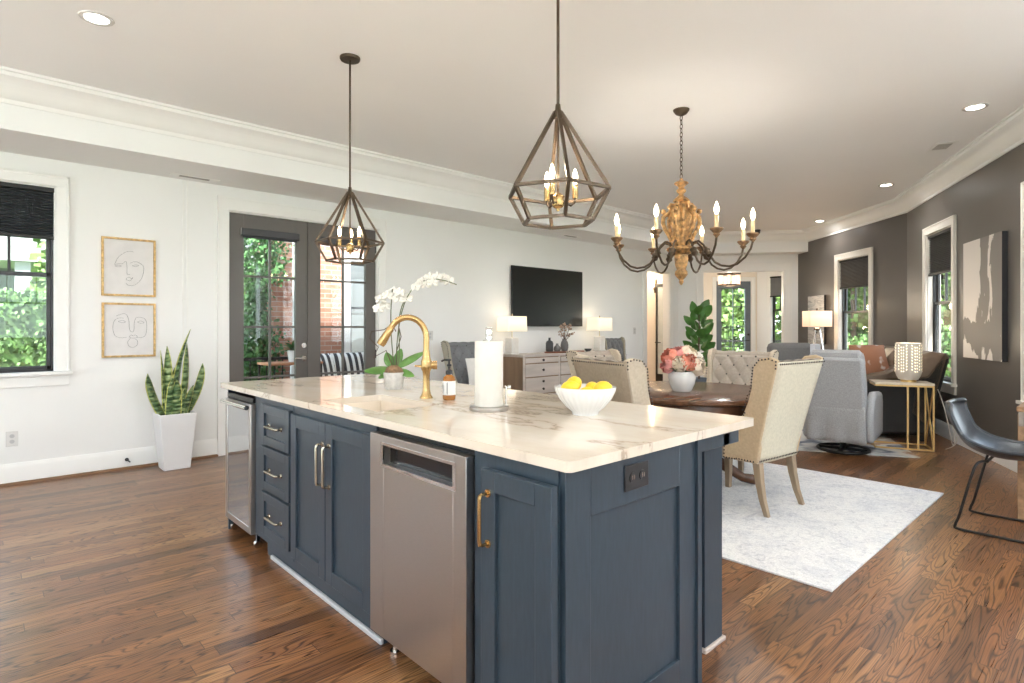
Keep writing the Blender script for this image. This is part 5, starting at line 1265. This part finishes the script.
face_print('lower gold framed one-line face print, face turned to the front', .806, 1.215, 1.000, 1.485, [
    sm([(-.24, .26), (-.12, .30), (-.05, .28), (-.01, .18), (.0, .05), (.02, -.02), (.07, -.03), (.09, .02), (.09, .12), (.12, .22), (.20, .24), (.30, .20), (.33, .08), (.31, -.08), (.24, -.14), (.14, -.13)]),
    sm([(-.05, -.13), (-.16, -.14), (-.26, -.10), (-.30, .02), (-.28, .16), (-.20, .22), (-.10, .22)]), sm([(-.2, .16), (-.13, .18), (-.07, .15), (-.14, .135), (-.2, .16)]), sm([(.15, .15), (.21, .17), (.28, .14), (.21, .125), (.15, .15)]),
    sm([(.0, -.12), (.04, -.09), (.07, -.11), (.11, -.09), (.15, -.13), (.08, -.15), (.02, -.14), (.0, -.12)]), sm([(.02, -.15), (-.03, -.22), (.0, -.30), (.08, -.32), (.15, -.27), (.15, -.2), (.10, -.16)])])

# ------------------------------------------------------------------ snake plant
rt = root('snake_plant', 'variegated snake plant in a tall tapered white planter against the white wall', 'potted plant', (1.318, 5.905, 0), R(0))
b0, b1, H = .105, .148, .50
link('planter', B().loft([[(-a, -a, z_), (a, -a, z_), (a, a, z_), (-a, a, z_)] for a, z_ in ((b0, 0), (b1, H), (b1-.014, H), (b1-.02, H-.05))]), matte_white, rt, bevel=.006)
link('soil', B().box(-b1+.022, b1-.022, -b1+.022, b1-.022, H-.06, H-.04), soil, rt)
def blade(p, q, w_, tw, curve=0.0):
    p = Vector(p); q = Vector(q); n_ = 10; b = B(); t = (q-p); L_ = t.length; vs = []; ev = B()
    for i in range(n_+1):
        s = i/n_; c = p+t*s+Vector((curve*math.sin(PI*s), 0, 0)); a = tw*s+tw*.3; u = Vector((math.cos(a), math.sin(a), 0))
        hw = w_/2*(1-.25*abs(s-.45))*(1 if s < .7 else max(.03, math.cos((s-.7)/.3*PI/2))**.8); k_ = Vector((-u.y, u.x, 0))*hw*.35
        vs.append([c-u*hw+k_, c-u*hw*.82+k_*.7, c, c+u*hw*.82+k_*.7, c+u*hw+k_])
    for i in range(n_):
        b.add(vs[i][1:4]+vs[i+1][1:4], [(0, 1, 4, 3), (1, 2, 5, 4)])
        ev.add(vs[i][0:2]+vs[i+1][0:2], [(0, 1, 3, 2)]); ev.add(vs[i][3:5]+vs[i+1][3:5], [(0, 1, 3, 2)])
    lf = link('leaf', b, snake_m, rt, solid=.004, angle=60); link('leaf_margin', ev, snake_edge, lf, solid=.004, angle=60)
Z0 = .44
for d in [(-.08, 0, -.21, 0, .86, .06, .5, -.02), (-.05, .03, -.10, .05, 1.06, .062, 1.2, .01), (-.03, .0, -.06, .0, 1.10, .060, -.8, -.01), (.0, .04, .135, .02, 1.25, .066, .9, -.03), (.04, .0, .10, .0, 1.12, .05, .5, .02), (.08, .02, .24, .03, .93, .055, -.6, .03), (.06, -.03, .14, -.05, .74, .05, .4, .0), (-.05, -.05, -.03, -.07, .82, .06, .3, .0), (.0, -.06, .0, -.08, .80, .062, -.4, 0), (.04, -.05, .07, -.07, .72, .055, .6, .0), (-.01, .06, .02, .08, .90, .055, .2, 0)]:
    blade((d[0], d[1], Z0), (d[2], d[3], d[4]), d[5]*1.35, d[6], d[7])

# ------------------------------------------------------------------ fiddle leaf fig
fp = Q(699, 10.3)
rt = root('fiddle_leaf_fig', 'tall fiddle leaf fig between the hall opening and the cased doorway', 'potted plant', (fp[0], fp[1], 0), 0)
link('pot', B().lathe([(.001, 0), (.14, 0), (.17, .02), (.19, .30), (.20, .36), (.18, .36), (.17, .30), (.001, .29)], seg=28), mat('slate_blue_pot', (.14, .18, .22), .4), rt)
link('trunk', B().tube([(0, 0, .28), (.01, .0, .6), (-.01, 0, .9), (.01, 0, 1.2), (0, 0, 1.5)], [.018, .016, .014, .012, .008], 8), bark, rt)
rnd = random.Random(11)
for i in range(30):
    zq = .62+i*.94/30; a = i*2.4; e = .30+.75*(zq-.6)/1.0; dr_ = RV*math.cos(a)+FV*math.sin(a)*.8
    t_ = dr_*(1.0-.25*(zq > 1.35))+UP*(e*.6 if zq < 1.4 else 1.0); b = B()
    p = Vector((0, 0, zq)); nn = UP*.75-FV*.8+dr_*.35; b.leaf(p+dr_*.05, t_, Vector(t_).cross(nn), rnd.uniform(.20, .28), rnd.uniform(.15, .19), .2, -.25, 6)
    b.tube([p, p+dr_*.06], .004, 5); link('leaf', b, leafg, rt)

# ------------------------------------------------------------------ black sled chair and the rustic table
rt = root('sled_chair', 'black leather bucket chair on a thin sled base at the right edge', 'chair', (4.745, .520, 0), R(180))
# local: +y forward (towards the table), seat shell from one curved sheet
prof = [(-.315, .775), (-.325, .75), (-.305, .68), (-.265, .60), (-.215, .52), (-.14, .475), (-.03, .455), (.10, .46), (.19, .465), (.225, .45)]
def sp(v):
    f_ = v*(len(prof)-1); i = min(int(f_), len(prof)-2); t = f_-i; P = [prof[max(0, i-1)], prof[i], prof[i+1], prof[min(len(prof)-1, i+2)]]
    return [.5*((2*P[1][j])+(-P[0][j]+P[2][j])*t+(2*P[0][j]-5*P[1][j]+4*P[2][j]-P[3][j])*t*t+(-P[0][j]+3*P[1][j]-3*P[2][j]+P[3][j])*t**3) for j in (0, 1)]
def shell(u, v):
    y, zq = sp(v); s = u*2-1; w_ = .215 if v > .35 else .19+.07*v
    w_ = .11+.115*math.sin(min(1, v/.16)*PI/2)
    up = abs(s)**2.4; back = max(0, 1-v/.45)
    return (s*w_, y+up*(.07*back)*min(1, v/.1), zq+up*(.055*(1-back)+.02*math.sin(PI*min(1, v*1.2))))
link('seat_shell', B().grid(shell, 22, 34), leather_blk, rt, solid=.016, bevel=0)
def sm3(P, n=5):
    P = [Vector(p) for p in P]; P = [P[0]]+P+[P[-1]]; o = []
    for i in range(1, len(P)-2):
        p0, p1, p2, p3 = P[i-1:i+3]
        for k_ in range(n):
            t = k_/n; o.append(.5*((2*p1)+(-p0+p2)*t+(2*p0-5*p1+4*p2-p3)*t*t+(-p0+3*p1-3*p2+p3)*t**3))
    return o+[P[-1]]
pb = B()
for s in (0, 1): pb.tube([shell(s, v/34) for v in range(35)], .012, 8)
pb.tube([shell(u/22, 0) for u in range(23)], .012, 8); pb.tube([shell(u/22, 1) for u in range(23)], .012, 8)
link('piping', pb, leather_blk, rt)
for s in (-1, 1):
    x = s*.245
    pts = [(s*.16, -.10, .440), (s*.20, -.14, .43), (s*.235, -.165, .36), (x, -.225, .10), (x, -.245, .035), (x, -.225, .010), (x, .0, .008), (x, .235, .008), (x, .258, .03), (x, .245, .10), (s*.235, .16, .38), (s*.20, .14, .435), (s*.16, .12, .445)]
    link('sled_rail', B().tube(sm3(pts), .0078, 10), black_metal, rt)
link('cross_bar', B().cyl((-.17, -.10, .440), (.17, -.10, .440), .008).cyl((-.17, .12, .445), (.17, .12, .445), .008), black_metal, rt)
rt = root('desk_table', 'rustic wood table corner with angled leg at the right edge', 'table', (5.245, -.16, 0))
oak = mat('rustic_oak', (.33, .19, .10), .5, var=.35, scale=9, stretch=(.3, 3, 3)); oak2 = mat('grey_oak_apron', (.33, .28, .24), .6, var=.25, scale=9)
link('table_top', B().box(-.245, .245, -.72, .69, .715, .748), oak, rt, bevel=.006)
link('apron', B().box(-.235, .235, .655, .68, .62, .715).box(-.235, .235, -.71, -.685, .62, .715).box(.21, .235, -.685, .655, .62, .715).box(-.235, -.21, -.685, .655, .62, .715), oak2, rt, bevel=.003)
for sx_ in (-1, 1):
    for sy_ in (-1, 1):
        link('leg', B().loft([[(sx_*(.195 if zq else .215)+a*.030, sy_*.655+b_*.030, zq) for a, b_ in ((-1, -1), (1, -1), (1, 1), (-1, 1))] for zq in (0, .70)]), oak, rt, bevel=.004)

# ------------------------------------------------------------------ outside
struct('ground', B().box(-30, 60, -40, 60, -.45, -.30), lawn)
struct('patio', B().box(-6, 8.4, WY+.14, 9.4, -.30, -.12), mat('pale_limestone', (.70, .68, .65), .8, var=.08))
struct('bounce_slab', B().box(-12, 5.4, -14, YB-.16, -.30, -.10).box(-12, XL-.16, YB-.16, 6.0, -.30, -.10).box(5.75, 11, -10, .2, -.30, -.10), MATS['pale_limestone'])  # pale slabs added on the kitchen side to bounce sun up to the ceiling
def leaves(b, pts, s, rnd, n_dir=None):
    for p in pts:
        a = Vector((rnd.gauss(0, 1), rnd.gauss(0, 1), rnd.gauss(0, .8))).normalized(); u = a.orthogonal().normalized(); ln = s*rnd.uniform(.7, 1.3)
        w_ = a.cross(u)*ln*.38; t = u*ln; p = Vector(p)
        b.add([p, p+t*.5+w_, p+t, p+t*.5-w_], [(0, 1, 2, 3)])
def crown(c, rad, n_, s, sd):
    rnd = random.Random(sd); pts = []
    blobs = [(Vector((rnd.uniform(-.6, .6)*rad[0], rnd.uniform(-.6, .6)*rad[1], rnd.uniform(-.6, .6)*rad[2])), rnd.uniform(.35, .6)) for _ in range(9)]
    for i in range(n_):
        o, k_ = rnd.choice(blobs); d = Vector((rnd.gauss(0, 1), rnd.gauss(0, 1), rnd.gauss(0, 1))).normalized()*rnd.uniform(.7, 1.02)
        pts.append(Vector(c)+o+Vector((d.x*rad[0]*k_, d.y*rad[1]*k_, d.z*rad[2]*k_)))
    b = B(); leaves(b, pts, s, rnd); return b
def tree(label, x, y, h, r_, sd, n_=4200, s=.20, m=tree_m):
    rt = root('tree', label, 'tree', (x, y, -.30), group='trees outside the windows')
    link('trunk', B().tube([(0, 0, 0), (.05, 0, h*.3), (-.05, .05, h*.6)], [.10, .07, .04], 8), bark, rt)
    link('foliage', crown((0, 0, h*.50), (r_, r_, h*.50), int(n_*1.5), s*.85, sd), m, rt)
# hedge and the neighbour's porch seen through the left window
hb = B(); rnd = random.Random(2)
hp = [(rnd.uniform(-2.2, 1.9), 8.9+rnd.uniform(-.06, .05), rnd.uniform(-.3, 1.66)) for _ in range(9000)]+[(rnd.uniform(-2.2, 1.9), rnd.uniform(8.9, 9.5), 1.64+rnd.uniform(-.04, .07)) for _ in range(1500)]
leaves(hb, hp, .060, rnd)
rt = root('hedge', 'clipped green hedge outside the left window', 'hedge', (-.15, 9.2, -.30))
link('leaf_surface', hb, hedge_m, rt, world=True); link('inner_mass', B().box(-2.1, 1.85, 8.92, 9.45, -.3, 1.62), hedge_m, rt, world=True)
rt = root('neighbour_house', 'pale grey neighbouring house with white porch columns beyond the hedge', 'house', (0, 18, -.30))
link('wall', B().box(-8, 9, 0, .3, 0, 5.5), side_grey, rt)
link('porch_roof', B().box(-8, 9, -2.2, 0, 2.95, 3.45), mat('weathered_white_trim', (.40, .41, .42), .6), rt)
for i in range(5): link('column', B().box(-4.2+i*2.4, -3.95+i*2.4, -2.1, -1.85, 0, 2.95), MATS['weathered_white_trim'], rt)
link('window', B().box(-1.2, .4, -.04, 0, 1.1, 2.5), trim_white, rt); link('window', B().box(2.2, 3.6, -.04, 0, 1.1, 2.5), trim_white, rt)
# covered porch outside the French doors
struct('porch_ceiling', B().box(1.2, 8.4, WY+.14, 7.9, 2.85, 2.95).box(1.2, 8.4, 7.7, 7.9, 2.55, 2.85), trim_white)
bw0 = on(262, 8.7)
q = (on(350, 8.7), on(350, 8.7)+1.5, .75, 2.35)
_ = wall('wall_porch_brick', (bw0, 8.7), 0, 8.4-bw0, 2.85, [(q[0]-bw0, q[1]-bw0, q[2], q[3])], brick_m)
sash_window(12, (bw0, 8.7), 0, (q[0]-bw0, q[1]-bw0, q[2], q[3]), cas=trim_white, w=.12, fr=black_frame)
struct('wall_porch_room', B().box(q[0]-.3, 8.4, 9.9, 10.0, -.3, 2.85), side_grey)
r = root('porch_post', 'white square porch post in front of the brick wall', 'post', (on(295.5, 8.45), 8.45, -.12))
link('shaft', B().box(-.035, .035, -.035, .035, 0, 2.97), trim_white, r, bevel=.004); link('plinth', B().box(-.06, .06, -.06, .06, 0, .12), trim_white, r)
r = root('climbing_ivy', 'green ivy climbing the left edge of the brick wall outside the doors', 'ivy', (on(260, 8.5), 8.5, -.12))
rnd = random.Random(8); pts = []
for i in range(7200):
    zq = rnd.uniform(-.1, 2.75); wdt = .34*(1+.35*math.sin(zq*3.1)+.2*math.sin(zq*7))*(.75 if zq < 1.9 else 1.1)
    pts.append((on(257, 8.5)+rnd.gauss(0, .5)*wdt, 8.56+rnd.uniform(-.16, .12), zq))
b = B(); leaves(b, pts, .06, rnd); link('foliage', b, ivy_m, r, world=True)
link('stem', B().tube([(on(258, 8.6), 8.62, -.12), (on(262, 8.6), 8.6, .8), (on(258, 8.6), 8.62, 1.7), (on(263, 8.6), 8.6, 2.5)], .03, 7).tube([(on(266, 8.6), 8.62, -.12), (on(262, 8.6), 8.6, .7), (on(268, 8.6), 8.62, 1.5)], .02, 7), bark, r, world=True)
r = root('porch_railing', 'black metal porch railing seen low through the left French door', 'railing', (2.6, 8.2, -.12))
rb = B().bar((-.9, 0, .95), (.75, 0, .95), .04).bar((-.9, 0, .12), (.75, 0, .12), .03); link('rail', rb, black_metal, r)
for i in range(15): link('baluster', B().bar((-.85+i*.11, 0, .12), (-.85+i*.11, 0, .95), .014), black_metal, r)
# porch table with plant
px_ = on(286, 7.6)
r = root('porch_table', 'small terracotta topped porch table outside the left French door', 'table', (px_, 7.6, -.12))
link('table_top', B().box(-.30, .42, -.20, .20, .90, .93).box(-.30, .42, -.20, .20, .52, .545), mat('terracotta_wood', (.42, .19, .10), .5, var=.15), r, bevel=.004)
for x in (-.28, .40):
    for y in (-.18, .18): link('leg', B().bar((x, y, 0), (x, y, .90), .022), black_metal, r)
r = root('porch_plant', 'leafy green plant in a white pot on the porch table', 'potted plant', (px_+.10, 7.6, .811))
link('pot', B().lathe([(.001, 0), (.06, 0), (.085, .15), (.075, .15), (.001, .13)], seg=20), ceramic, r)
rnd = random.Random(4)
for i in range(26):
    a = rnd.uniform(0, 2*PI); e = rnd.uniform(.1, 1.2); link('leaf', B().leaf((0, 0, .14), (math.cos(a), math.sin(a), e), (-math.sin(a), math.cos(a), 0), rnd.uniform(.16, .32), .06, .2, -.35), ivy_m, r)
# porch bench
bx = on(345, 7.9)
r = root('porch_bench', 'white porch bench outside the right French door', 'bench', (bx, 7.75, -.12))
link('seat', B().box(-.75, .75, -.30, .30, .42, .47), trim_white, r, bevel=.004); link('backrest', B().box(-.75, .75, .27, .31, .47, .85), trim_white, r, bevel=.004)
for x in (-.72, .72):
    for y in (-.27, .29): link('leg', B().box(x-.03, x+.03, y-.03, y+.03, 0, .42), trim_white, r)
for i, (dx_, lb) in enumerate(((-.38, 'left black and white striped cushion on the porch bench'), (.02, 'middle black and white striped cushion on the porch bench'), (.42, 'right black and white striped cushion on the porch bench'))):
    o = cushion('cushion', lb, stripe_m, (bx+dx_, 7.72, .352), R(8-8*i), R(-16), .56, .16); o['group'] = 'striped porch cushions'
# greenery
tree('broad green tree behind the ivy outside the French doors', 2.2, 13.0, 6.5, 2.2, 1)
gx_, gy_ = Q(735, 22)
for i, (px0, d, h, r_, lb) in enumerate([(733, 21, 7.5, 3.2, 'bright green tree beyond the foyer door'), (748, 27, 9, 3.5, 'taller green tree behind the foyer door tree'),
    (853, 17, 7, 2.6, 'leafy tree outside the window near the drum shade lamp'), (842, 24, 9, 3.4, 'tall tree far outside the window near the drum shade lamp'), (878, 21, 8, 3.0, 'dense tree right of the leafy one outside the dark wall window'),
    (945, 15, 7, 2.4, 'green tree outside the window beside the canvas'), (975, 20, 9, 3.2, 'large tree outside the dark wall beyond the canvas'), (1040, 15, 7, 2.6, 'tree outside the dark wall at the right edge'), (910, 27, 9, 3.6, 'distant tree outside the corner of the dark walls')]):
    x, y = Q(px0, d); tree(lb, x, y, h, r_, 20+i, 5200 if d < 23 else 4200, .22 if d < 20 else .28)
for i, (px0, d) in enumerate(((846, 15.5), (858, 19), (950, 12.5))):
    x, y = Q(px0, d); r = root('shrub', ['round shrub low outside the drum lamp window', 'second shrub farther out beyond the drum lamp window', 'round shrub low outside the window beside the canvas'][i], 'shrub', (x, y, -.30))
    link('foliage', crown((0, 0, .8), (1.3, 1.3, .9), 2600, .11, 50+i), hedge_m, r); link('stem', B().cyl((0, 0, 0), (0, 0, .7), .05), bark, r)
x, y = Q(732, 17.5); r = root('terrace_railing', 'black railing outside the foyer door', 'railing', (x, y, -.30), AF)
link('rail', B().bar((-1.6, 0, 1.15), (1.6, 0, 1.15), .05).bar((-1.6, 0, .35), (1.6, 0, .35), .04), black_metal, r)
for i in range(24): link('baluster', B().bar((-1.55+i*.135, 0, .35), (-1.55+i*.135, 0, 1.15), .018), black_metal, r)
